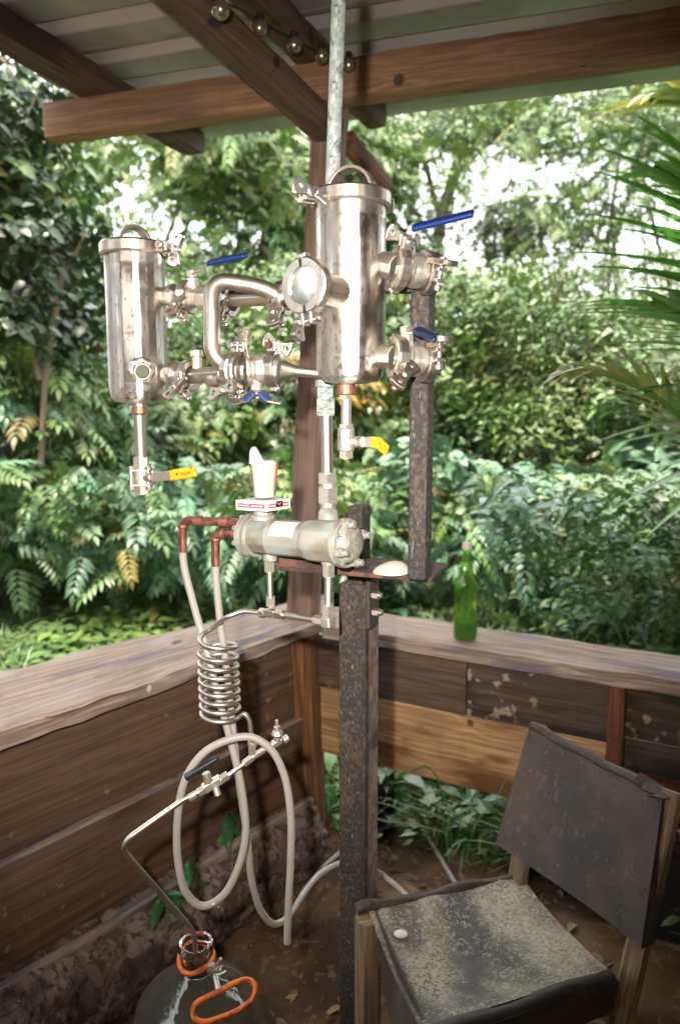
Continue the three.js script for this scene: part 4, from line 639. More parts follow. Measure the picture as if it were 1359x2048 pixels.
// ---------------------------------------------------------------- chair
{
  const q = (px, py, y) => PY(px, py, y);
  const SH = 0.58, FL = q(736, 1818, SH), BL = q(1040, 1752, SH - 0.01), BR = q(1216, 1942, SH - 0.01), FR = FL.clone().add(BR.clone().sub(BL)).setY(SH).add(V(-0.015, 0, 0.02));
  const ch = thing('wooden_chair', 'old wooden chair with worn black vinyl seat and back at the lower right', 'chair', FL.clone().lerp(BR, 0.5).setY(0));
  // seat: sagging sheet mapped on its four corners
  const sheet = (A, B, C, D2, th, f, m, name, n = 26, par = ch) => { // A-B along u, A-D along v
    const g = new THREE.BoxGeometry(1, 1, 1, n, 1, n), pos = g.attributes.position, U = B.clone().sub(A), Vv = D2.clone().sub(A), nn = U.clone().cross(Vv).normalize(); if (name === 'seat' && nn.y < 0) nn.negate();
    const uv = g.attributes.uv;
    for (let i = 0; i < pos.count; i++) { const u = pos.getX(i) + 0.5, v = pos.getZ(i) + 0.5, y = pos.getY(i); const p = A.clone().lerp(B, u).lerp(D2.clone().lerp(C, u), v); p.addScaledVector(nn, f(u, v) + y * th); pos.setXYZ(i, p.x, p.y, p.z); uv.setXY(i, u * U.length() + 0.17, v * Vv.length() + 0.3); }
    g.computeVertexNormals(); return part(name, toCreasedNormals(g, 0.9), m, par);
  };
  sheet(FL, BL, BR, FR, 0.005, (u, v) => -0.035 * Math.sin(Math.PI * v) * (0.35 + 0.65 * Math.sin(Math.PI * Math.min(1, u * 1.05))) + 0.006 * (fbm(N, u * 4 + 20, v * 4 + 20, 256, 256, 3) - 0.5), M.vinylSeat, 'seat');
  // rolled edge along the left side rail and hanging flap in front
  const roll = []; for (let i = 0; i <= 20; i++) { const t = i / 20; roll.push(FL.clone().lerp(BL, t * 0.96 + 0.02).add(V(0.003 * Math.sin(t * 9), -0.004 + 0.004 * Math.sin(t * 13), -0.004))); }
  part('seat_roll', tube(smooth(roll), 0.0115, 60, 12), M.vinyl, ch);
  const fl0 = FL.clone().add(V(0.012, 0.004, 0.004)), fl1 = FR.clone().add(V(0.01, 0, 0.0));
  sheet(fl0, fl1, fl1.clone().add(V(-0.03, -0.075, 0.045)), fl0.clone().add(V(-0.012, -0.055, 0.028)), 0.004, (u, v) => 0.006 * Math.sin(u * 9) * v + 0.01 * (1 - (1 - v) ** 2), M.vinyl, 'front_flap', 16);
  part('rolled_end', tube(smooth([FL.clone().add(V(-0.022, 0.002, 0.004)), FL.clone().add(V(-0.004, 0.008, 0.0)), FL.clone().add(V(0.018, 0.004, -0.006))]), 0.011, 20, 10), M.vinyl, ch);
  const leg = (p, w, y0, y1, lean = V(0, 0, 0), m = M.chairWood, name = 'leg') => part(name, timber(p.clone().add(lean).setY(y0), p.clone().setY(y1), w, w * 0.95, { up: BR.clone().sub(BL).normalize() }), m, ch);
  leg(FL.clone().add(V(-0.002, 0, 0.016)), 0.046, 0, SH - 0.004);
  leg(FR.clone().add(V(0.03, 0, -0.03)), 0.045, 0, SH - 0.06);
  // back posts lean backwards
  const tl = P(1060, 1452, 1.54), tr = P(1328, 1592, 1.25), bl = P(992, 1688, 1.43), br = P(1284, 1896, 1.155);
  const back = BL.clone().sub(FL).setY(0).normalize();
  const post = (foot, top) => part('back_post', timber(foot.clone().addScaledVector(back, 0.03).setY(0), top, 0.045, 0.038, { up: BR.clone().sub(BL).normalize() }), M.chairWood, ch);
  const pl = BL.clone().addScaledVector(back, 0.002), pr = BR.clone().addScaledVector(back, 0.02);
  const bpL0 = P(1036, 1745, 1.412), bpL1 = tl.clone().addScaledVector(back, 0.02), bpR0 = P(1258, 1950, 1.178), bpR1 = tr.clone().addScaledVector(back, 0.016).add(V(0.0, 0.006, 0));
  part('back_post', timber(bpL0.clone().addScaledVector(bpL1.clone().sub(bpL0), -bpL0.y / (bpL1.y - bpL0.y)), bpL1, 0.042, 0.026, { up: BR.clone().sub(BL).normalize() }), M.chairWood, ch);
  part('back_post', timber(bpR0.clone().addScaledVector(bpR1.clone().sub(bpR0), -bpR0.y / (bpR1.y - bpR0.y)), bpR1, 0.042, 0.026, { up: BR.clone().sub(BL).normalize() }), M.chairWood, ch);
  // side and cross rails
  const rail = (a, b, y) => part('rail', timber(a.clone().setY(y), b.clone().setY(y), 0.04, 0.022), M.chairWood, ch);
  rail(FL, pl, SH - 0.045); rail(FL, pl, 0.25); rail(FR, pr, 0.25); rail(pl, pr, 0.28); rail(FL, FR, 0.36);
  { const rr2 = []; for (let i = 0; i <= 20; i++) { const t = i / 20; rr2.push(FR.clone().lerp(BR, t).add(V(0.004, -0.008 + 0.003 * Math.sin(t * 11), 0.004))); } part('seat_roll', tube(smooth(rr2), 0.014, 60, 12), M.vinyl, ch); }
  sheet(FR.clone().add(V(0.012, -0.006, 0.014)), BR.clone().add(V(0.012, -0.006, 0.014)), BR.clone().add(V(0.006, -0.07, 0.008)), FR.clone().add(V(0.006, -0.07, 0.008)), 0.004, () => 0, M.vinyl, 'side_flap', 12);
  // back cover, bowed backwards
  const bn = tr.clone().sub(tl).cross(bl.clone().sub(tl)).normalize(); const sgn = bn.dot(back) > 0 ? 1 : -1;
  sheet(tl, tr, br, bl, 0.006, (u, v) => sgn * (0.030 * Math.sin(Math.PI * Math.min(1, u * 1.02)) * (0.55 + 0.45 * v)) + 0.005 * (fbm(N, u * 3 + 30, v * 3 + 30, 256, 256, 3) - 0.5), M.vinyl, 'backrest', 30);
  // top roll of the back and its torn end
  const tp = []; for (let i = 0; i <= 16; i++) { const t = i / 16; tp.push(tl.clone().lerp(tr, t * 0.9).addScaledVector(bn, sgn * (0.004 + 0.030 * 0.55 * Math.sin(Math.PI * t * 0.9))).add(V(0, 0.001 + 0.002 * Math.sin(t * 17), 0))); }
  part('top_roll', tube(smooth(tp), 0.0105, 60, 10), M.vinyl, ch);
  for (let i = 0; i < 3; i++) { const c = tl.clone().lerp(tr, 0.88 + i * 0.045).add(V(0, 0.006 - i * 0.003, 0.0)); part('torn_edge', basis(new THREE.BoxGeometry(0.035, 0.003, 0.028, 3, 1, 2), c, V(0.7, -0.3 + i * 0.2, 0.5), V(0.2 * i - 0.2, 1, 0.3)), M.vinyl, ch); }
  const side = tr.clone().lerp(br, 0.5); // strip of the cover folded round the right post
  sheet(tr.clone().add(V(-0.004, 0, 0.004)), tr.clone().addScaledVector(back, 0.026), br.clone().addScaledVector(back, 0.026), br.clone().add(V(-0.004, 0, 0.004)), 0.004, () => 0.003, M.vinyl, 'back_fold', 8);
  // pale pebble on the seat
  const pb = FL.clone().lerp(BL, 0.12).lerp(FR.clone().lerp(BR, 0.12), 0.17); const at = PY(801, 1870, SH - 0.012); const g = new THREE.SphereGeometry(0.013, 24, 16); g.scale(1, 0.4, 0.75); g.translate(at.x, at.y + 0.002, at.z);
  single('white_pebble', g, std({ color: 0xd8d2c8, roughness: 0.7 }), 'small flat white pebble lying on the chair seat near its front corner', 'pebble', at);
}
// ---------------------------------------------------------------- glass jug with orange carrying loop
{
  const c = P(392, 1895, 1.345), nk = c.clone(), yT = P(392, 1884, 1.345).y, b = V(nk.x, 0, nk.z);
  const jug = thing('glass_jug', 'large clear glass jug on the dirt floor, tube end in its mouth', 'jug', b), r = 0.029, R = 0.138;
  const prof = [[0, 0.012], [R * 0.8, 0.006], [R * 0.95, 0.012], [R, 0.04], [R, 0.22], [R * 0.97, 0.27], [R * 0.86, yT - 0.135], [R * 0.66, yT - 0.1], [R * 0.42, yT - 0.075], [r * 1.08, yT - 0.055], [r * 0.98, yT - 0.03], [r * 0.98, yT - 0.022], [r * 1.18, yT - 0.019], [r * 1.2, yT - 0.004], [r * 1.1, yT], [r * 0.9, yT - 0.001], [r * 0.84, yT - 0.02]];
  const sm2 = new THREE.SplineCurve(prof.slice(2, 11).map(([a, h]) => new THREE.Vector2(a, h))).getPoints(40).map((p) => [p.x, p.y]);
  const outer = [...prof.slice(0, 2), ...sm2, ...prof.slice(11)], inner = outer.slice(0, -2).map(([q, h], i) => [Math.max(0, q - (i < 1 ? 0 : h > yT - 0.06 ? 0.0055 : 0.0035)), h + (i < 2 ? 0.006 : 0.0005)]).reverse();
  const cut = outer.findIndex((q) => q[1] === yT - 0.055);
  part('body', lathe(outer.slice(0, cut + 1), b, Y, 72, 0.7), M.glassPale, jug);
  part('neck', lathe([...outer.slice(cut, -1), [r * 0.86, yT - 0.003], ...inner.filter((q) => q[1] > yT - 0.06), outer[cut]], b, Y, 56, 0.7), M.glassSolid, jug);
  const lp = (pts, rad) => tube(new THREE.CatmullRomCurve3(pts, true), rad, 160, 12), ya = yT - 0.032, ring = [];
  for (let i = 0; i < 20; i++) { const a = i / 20 * Math.PI * 2; ring.push(V(nk.x + Math.cos(a) * (r + 0.004), ya + 0.004 * Math.sin(a * 2) - 0.008 * Math.sin(a), nk.z + Math.sin(a) * (r + 0.004))); }
  const loop = thing('carrying_loop', 'orange coated carrying loop clamped round the neck of the glass jug', 'handle', V(nk.x, ya, nk.z));
  part('neck_ring', lp(ring, 0.0048), M.orange, loop);
  const K = P(432, 1944, 1.29); part('wing_bolt', [cyl(P(418, 1942, 1.30), P(445, 1938, 1.285), 0.0055), ...hex(P(420, 1934, 1.30), P(432, 1932, 1.295), 0.0075), rbox(0.02, 0.006, 0.006, 0.002, P(437, 1925, 1.285), V(0.5, 0.8, 0)), rbox(0.018, 0.005, 0.006, 0.002, P(444, 1947, 1.28), V(0.8, 0.4, 0)), cyl(P(430, 1950, 1.295), P(437, 1984, 1.265), 0.0058)], M.shiny, loop);
  const H = [[440, 1982], [470, 1966], [497, 1960], [510, 1972], [506, 1996], [480, 2018], [440, 2036], [405, 2044], [388, 2034], [389, 2012], [410, 1996]].map(([x, y], i) => P(x, y, 1.262 - 0.05 * (y - 1960) / 80)); part('grip', lp(H, 0.0052), M.orange, loop);
}
// ---------------------------------------------------------------- green bottle on the right slab
{
  const b = PY(929, 1277, RAIL + 0.003), h = 0.297, bt = thing('glass_bottle', 'tall green glass bottle with pale cap standing on the right slab', 'bottle', b);
  const pr = [[0, 0.006], [0.028, 0.002], [0.0335, 0.003], [0.036, 0.008], [0.0365, 0.02], [0.0365, 0.13], [0.036, 0.15], [0.032, 0.175], [0.024, 0.2], [0.0175, 0.225], [0.014, 0.255], [0.0128, h - 0.03], [0.0125, h - 0.02]];
  const sp2 = new THREE.SplineCurve(pr.slice(5).map(([a, y]) => new THREE.Vector2(a, y))).getPoints(30).map((p) => [p.x, p.y]);
  part('body', lathe([...pr.slice(0, 5), ...sp2], b, Y, 48, 0.7), M.green, bt);
  part('base_glass', lathe([[0, 0.007], [0.033, 0.007], [0.0352, 0.012], [0.0354, 0.05], [0.034, 0.056], [0, 0.056]], b, Y, 40), M.greenDeep, bt);
  part('cap', lathe([[0.0132, h - 0.022], [0.0150, h - 0.020], [0.0152, h - 0.004], [0.0138, h], [0, h]], b, Y, 28), std({ color: 0xb8a89c, roughness: 0.5 }), bt);
}
// ---------------------------------------------------------------- string of round bulbs under the rafters
{
  const pts = [P(330, -40, 1.72), P(440, 2, 1.77), P(478, 18, 1.86), P(520, 40, 2.03), P(556, 62, 2.08), P(592, 78, 2.13), P(620, 95, 2.2), P(650, 106, 2.26), P(705, 118, 2.32), P(760, 112, 2.36)];
  single('light_cable', tube(smooth(pts), 0.003, 120, 6), M.black, 'thin dark cable of the bulb string sagging under the rafters', 'cable', pts[4]);
  const bulbs = [[441, 19, 1.76, 'silvery round bulb highest up the string, nearest the picture top'], [519, 56, 2.025, 'silvery round bulb on the string between the brace and middle rafter'], [588, 90, 2.13, 'bright round bulb on the string just left of the pole'], [643, 112, 2.25, 'dim round bulb half lost against the rafter beside the pole'], [697, 130, 2.31, 'dim round bulb on the beam just right of the pole']];
  let first = null;
  for (const [x, y, D, label] of bulbs) {
    const c = P(x, y, D); let o;
    if (!first) { o = thing('string_bulb', label, 'bulb', c, 'bulbs of the string under the rafters'); const g = new THREE.SphereGeometry(0.0205, 28, 20); g.translate(c.x, c.y, c.z); part('globe', g, std({ color: 0xb4ab9a, metalness: 0.8, roughness: 0.25, map: M.shiny.map }), o); part('socket', cyl(c.clone().add(V(0, 0.017, 0)), c.clone().add(V(0, 0.034, 0)), 0.0095), M.black, o); first = o; }
    else { o = first.clone(); o.name = numbered('string_bulb'); o.position.copy(c); scene.add(o); o.userData.label = label; }
  }
}
// ---------------------------------------------------------------- plants
const col = new THREE.Color();
function leafGeo(L, w, fold = 0.25, droop = 0.2) { // pointed leaf along +x, folded along its midrib
  const pos = [], uv = [], idx = [], n = 4, pr = [0.06, 0.85, 1, 0.62, 0.02];
  for (let i = 0; i <= n; i++) { const t = i / n, x = L * t, y = -droop * L * t * t, h = w / 2 * pr[i]; pos.push(x, y + fold * h, -h, x, y, 0, x, y + fold * h, h); uv.push(t, 0, t, 0.5, t, 1); }
  for (let i = 0; i < n; i++) for (let k = 0; k < 2; k++) { const a = i * 3 + k; idx.push(a, a + 1, a + 3, a + 3, a + 1, a + 4); }
  const g = new THREE.BufferGeometry(); g.setAttribute('position', new THREE.Float32BufferAttribute(pos, 3)); g.setAttribute('uv', new THREE.Float32BufferAttribute(uv, 2)); g.setIndex(idx); g.computeVertexNormals(); return g;
}
function sprayGeo(kind, seed) { // one twig of leaves, about 1 unit long, along +x
  const r = rng(seed), gs = [], put = (g, x, y, z, yaw, pitch, roll = 0) => { g.rotateX(roll); g.rotateZ(pitch); g.rotateY(yaw); g.translate(x, y, z); gs.push(g); };
  if (kind === 'pinnate') { for (let i = 0; i < 6; i++) { const t = 0.15 + i * 0.15, y = -0.22 * t * t; for (const s of [-1, 1]) put(leafGeo(0.42 - 0.02 * i, 0.13, 0.3, 0.35), t, y, 0, s * (1.05 - i * 0.08) + rr(-0.1, 0.1, r), rr(-0.25, 0.05, r), rr(-0.3, 0.3, r)); } put(leafGeo(0.34, 0.12, 0.3, 0.4), 1.02, -0.24, 0, 0, -0.3);
  } else if (kind === 'broad') { for (let i = 0; i < 5; i++) put(leafGeo(rr(0.4, 0.6, r), rr(0.24, 0.34, r), 0.2, 0.3), rr(0, 0.7, r), rr(-0.15, 0.15, r), rr(-0.2, 0.2, r), rr(-3, 3, r), rr(-0.8, 0.4, r), rr(-0.6, 0.6, r));
  } else if (kind === 'fine') { for (let i = 0; i < 12; i++) put(leafGeo(rr(0.2, 0.3, r), rr(0.07, 0.11, r), 0.2, 0.2), rr(0, 1, r), rr(-0.22, 0.22, r), rr(-0.3, 0.3, r), rr(-3, 3, r), rr(-0.8, 0.5, r), rr(-0.8, 0.8, r));
  } else if (kind === 'grass') { for (let i = 0; i < 8; i++) { const a = rr(-3.1, 3.1, r), b = rr(0.6, 1.0, r); put(leafGeo(b, 0.035, 0.3, 0.55), rr(-0.12, 0.12, r), 0, rr(-0.12, 0.12, r), a, rr(0.9, 1.4, r)); }
  } else if (kind === 'weed') { for (let i = 0; i < 9; i++) { const t = i / 8; put(leafGeo(0.34, 0.16, 0.2, 0.35), 0.04 * (i % 2), t * 0.7, 0, i * 2.4 + rr(-0.3, 0.3, r), rr(-0.2, 0.5, r)); } }
  return merge(gs);
}
const SP = {}; for (const k of ['pinnate', 'broad', 'fine', 'grass', 'weed']) SP[k] = [1, 2, 3].map((s) => sprayGeo(k, s * 13 + k.length));
const Q = new THREE.Quaternion(), E3 = new THREE.Euler(), M4 = new THREE.Matrix4();
function foliage(name, parent, list, kind, variant = 0, mat = M.leaf) { // list of [pos, size, euler, color]
  const m = new THREE.InstancedMesh(SP[kind][variant % 3], mat, list.length), o = parent ? origin(parent) : V(0, 0, 0); m.name = parent ? name : numbered(name); shadow(m);
  list.forEach(([p, s, e, c], i) => { E3.set(...e); Q.setFromEuler(E3); M4.compose(p.clone().sub(o), Q, V(s, s, s)); m.setMatrixAt(i, M4); m.setColorAt(i, c); });
  (parent ?? scene).add(m); m.userData.kind = 'stuff'; return m;
}
// hues: linear albedo
const HUE = { dark: [0.03, 0.06, 0.022], mid: [0.09, 0.175, 0.045], light: [0.145, 0.24, 0.055], blue: [0.1, 0.22, 0.11], olive: [0.105, 0.155, 0.05], pale: [0.15, 0.19, 0.075], yellow: [0.28, 0.22, 0.04] };
function tint(h, r, spread = 0.35) { const b = HUE[h], k = 1 + rr(-spread, spread, r), w = r() < 0.03 ? 0.7 : 0, y = HUE.yellow; return new THREE.Color(0, 0, 0).setRGB(...[0, 1, 2].map((i) => (b[i] * (1 - w) + y[i] * w) * k * (i === 0 ? 1 + rr(-0.15, 0.25, r) : 1))); }
function clumpLeaves(c, R, n, size, hue, r, out, flat = 0.7) {
  for (let i = 0; i < n; i++) { const u = rr(-1, 1, r), a = rr(0, 6.283, r), q = Math.pow(r(), 0.45), s = Math.sqrt(1 - u * u); const d = V(Math.cos(a) * s, u * flat, Math.sin(a) * s); out.push([c.clone().addScaledVector(d, R * q), size * rr(0.7, 1.3, r), [rr(-0.5, 0.5, r), Math.atan2(-d.z, d.x) + rr(-0.8, 0.8, r), rr(-0.9, 0.25, r) ], tint(hue, r)]); }
}
// a tree or bush: trunk from the ground, limbs to clumps of foliage
function tree(name, label, cat, group, o) {
  const r = rng(o.seed), base = o.base.clone(); base.y = groundY(base.x, base.z);
  const t = thing(name, label, cat, base, group), leaves = [], top = V(0, 0, 0); for (const c of o.clumps) top.add(c[0]); top.multiplyScalar(1 / o.clumps.length);
  const fork = base.clone().lerp(top, 0.62); fork.x += rr(-0.2, 0.2, r); const limbs = [];
  if (o.trunk) {
    const tr = smooth([base.clone().add(V(0, -0.05, 0)), base.clone().lerp(fork, 0.4).add(V(rr(-0.15, 0.15, r), 0, rr(-0.1, 0.1, r))), fork, fork.clone().lerp(top, 0.8)]), g = tube(tr, o.trunk, 24, 9), pos = g.attributes.position, nrm = g.attributes.normal;
    for (let i = 0; i < pos.count; i++) { const ti = Math.floor(i / 10) / 24, k = -o.trunk * 0.6 * ti; pos.setXYZ(i, pos.getX(i) + nrm.getX(i) * k, pos.getY(i) + nrm.getY(i) * k, pos.getZ(i) + nrm.getZ(i) * k); }
    part(o.stem ?? 'trunk', g, M.trunk, t);
    for (const [c] of o.clumps) if (r() < (o.limbs ?? 0.6)) { const s = tr.getPoint(rr(0.45, 0.95, r)), mid = s.clone().lerp(c, 0.5).add(V(rr(-0.2, 0.2, r), rr(-0.1, 0.25, r), rr(-0.2, 0.2, r))); limbs.push(tube(smooth([s, mid, c]), o.trunk * rr(0.18, 0.34, r), 8, 5)); }
    if (limbs.length) part('limb', limbs, M.trunk, t, limbs.length > 3 ? 'stuff' : undefined);
  }
  for (const [c, R, k] of o.clumps) clumpLeaves(c, R, Math.max(6, Math.round(o.dens * R * R * 3 * (k ?? 1))), o.size, o.hues[Math.floor(r() * o.hues.length)], r, leaves, o.flat);
  foliage(o.leafName ?? 'crown', t, leaves, o.kind, o.seed); return t;
}
const gnd = (px, D) => { const x = (px - W / 2) / FPX * D / 0.99; return V(x, 0, -D); };
const FOREST = 'forest trees behind the hut';
{
  const clumps = (r, D, list, per, Rm, RM, dz = 1.4) => { const out = []; for (const [x0, x1, y0, y1, n] of list) for (let i = 0; i < n; i++) { const py = rr(y0, y1, r); out.push([P(rr(x0, x1, r), py, D + rr(-dz, dz, r)), rr(Rm, RM, r), py < 540 ? per || 1 : 1]); } return out; };
  // far forest edge: [base px, depth, regions [x0,x1,y0,y1,n], leaf kind, hues]
  const far = [
    [-160, 13, [[-420, 60, 120, 760, 26]], 'broad', ['dark', 'mid']],
    [60, 12, [[-60, 260, 330, 420, 5], [-40, 240, 560, 900, 16]], 'pinnate', ['mid', 'dark', 'blue']],
    [250, 14, [[120, 420, 240, 380, 11], [100, 420, 520, 900, 18]], 'broad', ['mid', 'olive', 'dark']],
    [430, 15, [[330, 600, 280, 400, 12], [350, 610, 500, 900, 17]], 'pinnate', ['mid', 'light']],
    [545, 11, [[420, 640, 250, 360, 9], [480, 650, 400, 560, 9]], 'pinnate', ['light', 'mid']],
    [640, 16, [[540, 800, 250, 560, 16], [560, 800, 560, 1000, 14]], 'broad', ['mid', 'olive']],
    [770, 12, [[690, 860, 250, 420, 8], [690, 900, 480, 900, 16]], 'pinnate', ['mid', 'light']],
    [905, 14, [[770, 1060, 190, 300, 11], [820, 1100, 360, 470, 8], [800, 1100, 560, 1000, 18]], 'fine', ['olive', 'mid', 'pale']],
    [1040, 15, [[930, 1180, 170, 290, 9], [960, 1200, 420, 520, 7], [930, 1220, 580, 1000, 18]], 'broad', ['mid', 'dark']],
    [1190, 13, [[1080, 1359, 170, 280, 11], [1100, 1300, 400, 470, 4], [1060, 1360, 560, 1000, 20]], 'fine', ['light', 'mid']],
    [1330, 15, [[1240, 1500, 150, 330, 12], [1230, 1520, 460, 1000, 22]], 'fine', ['light', 'mid', 'olive']],
    [1560, 13, [[1420, 1800, 150, 1000, 30]], 'broad', ['mid', 'dark']],
  ];
  far.forEach(([px, D, reg, kind, hues], i) => { const r = rng(500 + i); tree('forest_tree', 'leafy tree in the forest edge behind the hut', 'tree', FOREST, { seed: 600 + i, base: gnd(px, D), clumps: clumps(r, D, reg, 0.78, 0.42, 0.85), trunk: 0.12, dens: kind === 'fine' ? 70 : 58, size: kind === 'broad' ? 0.25 : kind === 'fine' ? 0.3 : 0.32, hues, kind, limbs: 0.3 }); });
  // small leafy twigs spread evenly through the canopy and the undergrowth of the forest edge
  const fill = (name, label, cat, n, x0, x1, y0, y1, D0, D1, size, hues, kind, thr, seed, sc = 0.9) => { const q = rng(seed), L = []; for (let i = 0; i < n; i++) { const p = P(rr(x0, x1, q), rr(y0, y1, q), rr(D0, D1, q)); if (fbm(N, p.x * sc + 60, p.y * sc + 60 + p.z * 0.3, 256, 256, 3) < thr) continue; const h = hues[Math.floor(fbm(N2, p.x * 0.5 + 40, p.y * 0.5 + 40, 256, 256, 2) * hues.length * 1.2 + q() * 0.8) % hues.length]; L.push([p, size * rr(0.6, 1.4, q), [rr(-0.8, 0.8, q), rr(0, 6.28, q), rr(-0.9, 0.4, q)], tint(h, q)]); } return tag(foliage(name, null, L, kind, seed), label, cat); };
  fill('canopy_leaves', 'thin leaves of the forest canopy with bright sky showing through', 'leaves', 8200, -500, 1900, 120, 600, 10.5, 15, 0.2, ['mid', 'light', 'mid', 'olive'], 'fine', 0.45, 61);
  fill('canopy_twigs', 'feathery twigs of the forest canopy under the roof edge', 'leaves', 5000, -500, 1900, 120, 560, 9.5, 14, 0.22, ['mid', 'light', 'light'], 'pinnate', 0.47, 62);
  fill('undergrowth', 'dense green undergrowth filling the forest edge', 'undergrowth', 14000, -500, 1900, 520, 1060, 7.2, 10.5, 0.2, ['mid', 'light', 'mid', 'pale'], 'fine', 0.36, 63);
  fill('low_undergrowth', 'low leafy undergrowth between the bushes and the walls', 'undergrowth', 5200, -400, 1800, 930, 1150, 4.4, 6.6, 0.2, ['mid', 'blue', 'light'], 'pinnate', 0.3, 64, 1.2);
  fill('tall_weeds', 'tall broad leaved weeds beyond the right wall', 'weeds', 2600, 960, 1800, 1000, 1270, 3.0, 5.2, 0.17, ['blue', 'mid', 'blue'], 'weed', 0.38, 65, 1.6);
  // more distant mass that closes the wood low down
  const mass = []; const r = rng(31); for (let i = 0; i < 150; i++) { const a = rr(-1.1, 1.1, r), D = rr(17, 24, r); clumpLeaves(V(Math.sin(a) * D, rr(0.2, 3.8, r), -Math.cos(a) * D), rr(0.9, 1.5, r), 90, 0.42, ['mid', 'dark', 'light', 'olive'][i % 4], r, mass); }
  tag(foliage('far_woodland', null, mass, 'broad', 1), 'green mass of woodland far behind the trees', 'woodland');
  const back = []; for (let i = 0; i < 330; i++) { const a = rr(1.05, 5.3, r), D = rr(6.5, 10, r); const yy = rr(0.2, a > 4.15 && a < 4.7 ? 2.0 : 7.5, r); clumpLeaves(V(Math.sin(a) * D, yy, -Math.cos(a) * D), rr(0.9, 1.6, r), 55, 0.5, ['mid', 'dark'][i % 2], r, back); }  // unseen trees raised to block skylight, kept low where the port cap mirrors sky
  tag(foliage('shading_woodland', null, back, 'broad', 2), 'unseen woodland all round the hut, raised to shade it', 'woodland');
  // bushes in the middle distance
  const bush = (px, D, reg, kind, hues, label, size, seed, dens = 130, Rm = 0.16, RM = 0.32, dz = 0.35) => { const q = rng(seed); return tree('bush', label, 'bush', 'bushes outside the low walls', { seed, base: gnd(px, D), clumps: clumps(q, D, reg, 0, Rm, RM, dz), trunk: 0.02, stem: 'stem', leafName: 'foliage', dens, size, hues, kind, limbs: 0.5, flat: 0.6 }); };
  bush(-40, 5.2, [[-160, 140, 640, 1000, 36]], 'pinnate', ['blue', 'light'], 'tall feathery bush at the left picture edge', 0.24, 41, 105);
  bush(170, 5.8, [[60, 340, 760, 1010, 36]], 'pinnate', ['blue', 'mid', 'light'], 'feathery bush behind the left canister, its top below the canister foot', 0.24, 42, 105);
  bush(380, 6.4, [[280, 490, 740, 1010, 28]], 'pinnate', ['blue', 'mid'], 'feathery bush between left canister and corner post', 0.24, 43, 105);
  bush(520, 6.2, [[440, 620, 620, 1060, 26]], 'broad', ['light', 'mid', 'light'], 'broad leaved bush left of the corner post', 0.2, 44, 110);
  bush(700, 6.5, [[650, 800, 560, 1030, 24]], 'broad', ['mid', 'light', 'yellow'], 'broad leaved bush right of the corner post behind the canister', 0.2, 45, 110);
  bush(800, 5.2, [[720, 860, 900, 1060, 10]], 'broad', ['blue', 'mid'], 'low broad leaved bush behind the upright bar', 0.19, 46, 105);
  bush(960, 7.0, [[860, 1080, 540, 980, 34]], 'fine', ['light', 'mid'], 'airy fine leaved bush right of the upright bar', 0.3, 47, 130, 0.2, 0.42);
  bush(1150, 6.4, [[1040, 1290, 600, 1000, 36]], 'fine', ['mid', 'olive', 'light'], 'airy fine leaved bush behind the lower palm frond', 0.3, 48, 130, 0.2, 0.42);
  bush(1340, 5.6, [[1230, 1460, 780, 1130, 26]], 'broad', ['mid', 'dark', 'blue'], 'dark bush at the right picture edge under the palm', 0.24, 49, 130);
  // dark tree close by at the left
  { const q = rng(71), D = 5.2, cl = clumps(q, D, [[-200, 110, 170, 330, 16], [-200, 40, 330, 480, 10], [-220, 130, 500, 640, 15], [30, 130, 330, 480, 3]], 0, 0.22, 0.42, 0.5); tree('dark_tree', 'dark broad leaved tree close by at the upper left', 'tree', null, { seed: 72, base: gnd(-120, D), clumps: cl, trunk: 0.07, dens: 210, size: 0.17, hues: ['dark', 'mid', 'mid'], kind: 'broad', limbs: 0.2 }); }
  // bare forked sapling at the left
  const sap = thing('bare_sapling', 'thin bare forked sapling in front of the dark tree', 'tree', gnd(85, 4.8)), sp2 = (pts, r0) => tube(smooth(pts.map(([x, y]) => P(x, y, 4.8))), r0, 30, 8);
  part('trunk', sp2([[80, 1000], [92, 760], [108, 650], [128, 545], [150, 515], [175, 470]], 0.02), M.twig, sap);
  part('branch', sp2([[132, 535], [105, 500], [78, 465]], 0.012), M.twig, sap); part('branch', sp2([[82, 760], [66, 700], [56, 665]], 0.025), M.twig, sap); part('branch', sp2([[175, 480], [150, 460], [130, 445]], 0.01), M.twig, sap);
  // pale trunks
  const pt = (name, label, list, D) => { const b = gnd(list[0][0][0], D), u = thing(name, label, 'tree', b); list.forEach((pts, i) => part(i ? 'limb' : 'trunk', tube(smooth(pts.map(([x, y]) => P(x, y, D))), pts.r, 40, 10), M.trunk, u)); };
  const A = (r0, ...p) => Object.assign(p, { r: r0 });
  pt('pale_tree', 'bare pale tree with crooked limbs under the roof edge', [A(0.10, [868, 1010], [862, 760], [872, 560], [880, 440], [905, 360], [922, 280], [912, 210], [930, 120]), A(0.07, [905, 360], [950, 280], [985, 215], [1030, 150]), A(0.05, [880, 440], [850, 330], [820, 240]), A(0.04, [1010, 480], [1090, 420], [1180, 360], [1240, 300])], 13.5);
  pt('slim_trunk', 'slim pale trunk just right of the corner post', [A(0.055, [712, 1010], [710, 880], [708, 790], [700, 640], [705, 500], [690, 380])], 6.8);
  pt('thin_tree', 'thin pale leaning stems left of the corner post', [A(0.04, [560, 1000], [545, 640], [520, 380], [492, 240]), A(0.035, [545, 640], [580, 420], [590, 250])], 12);
}
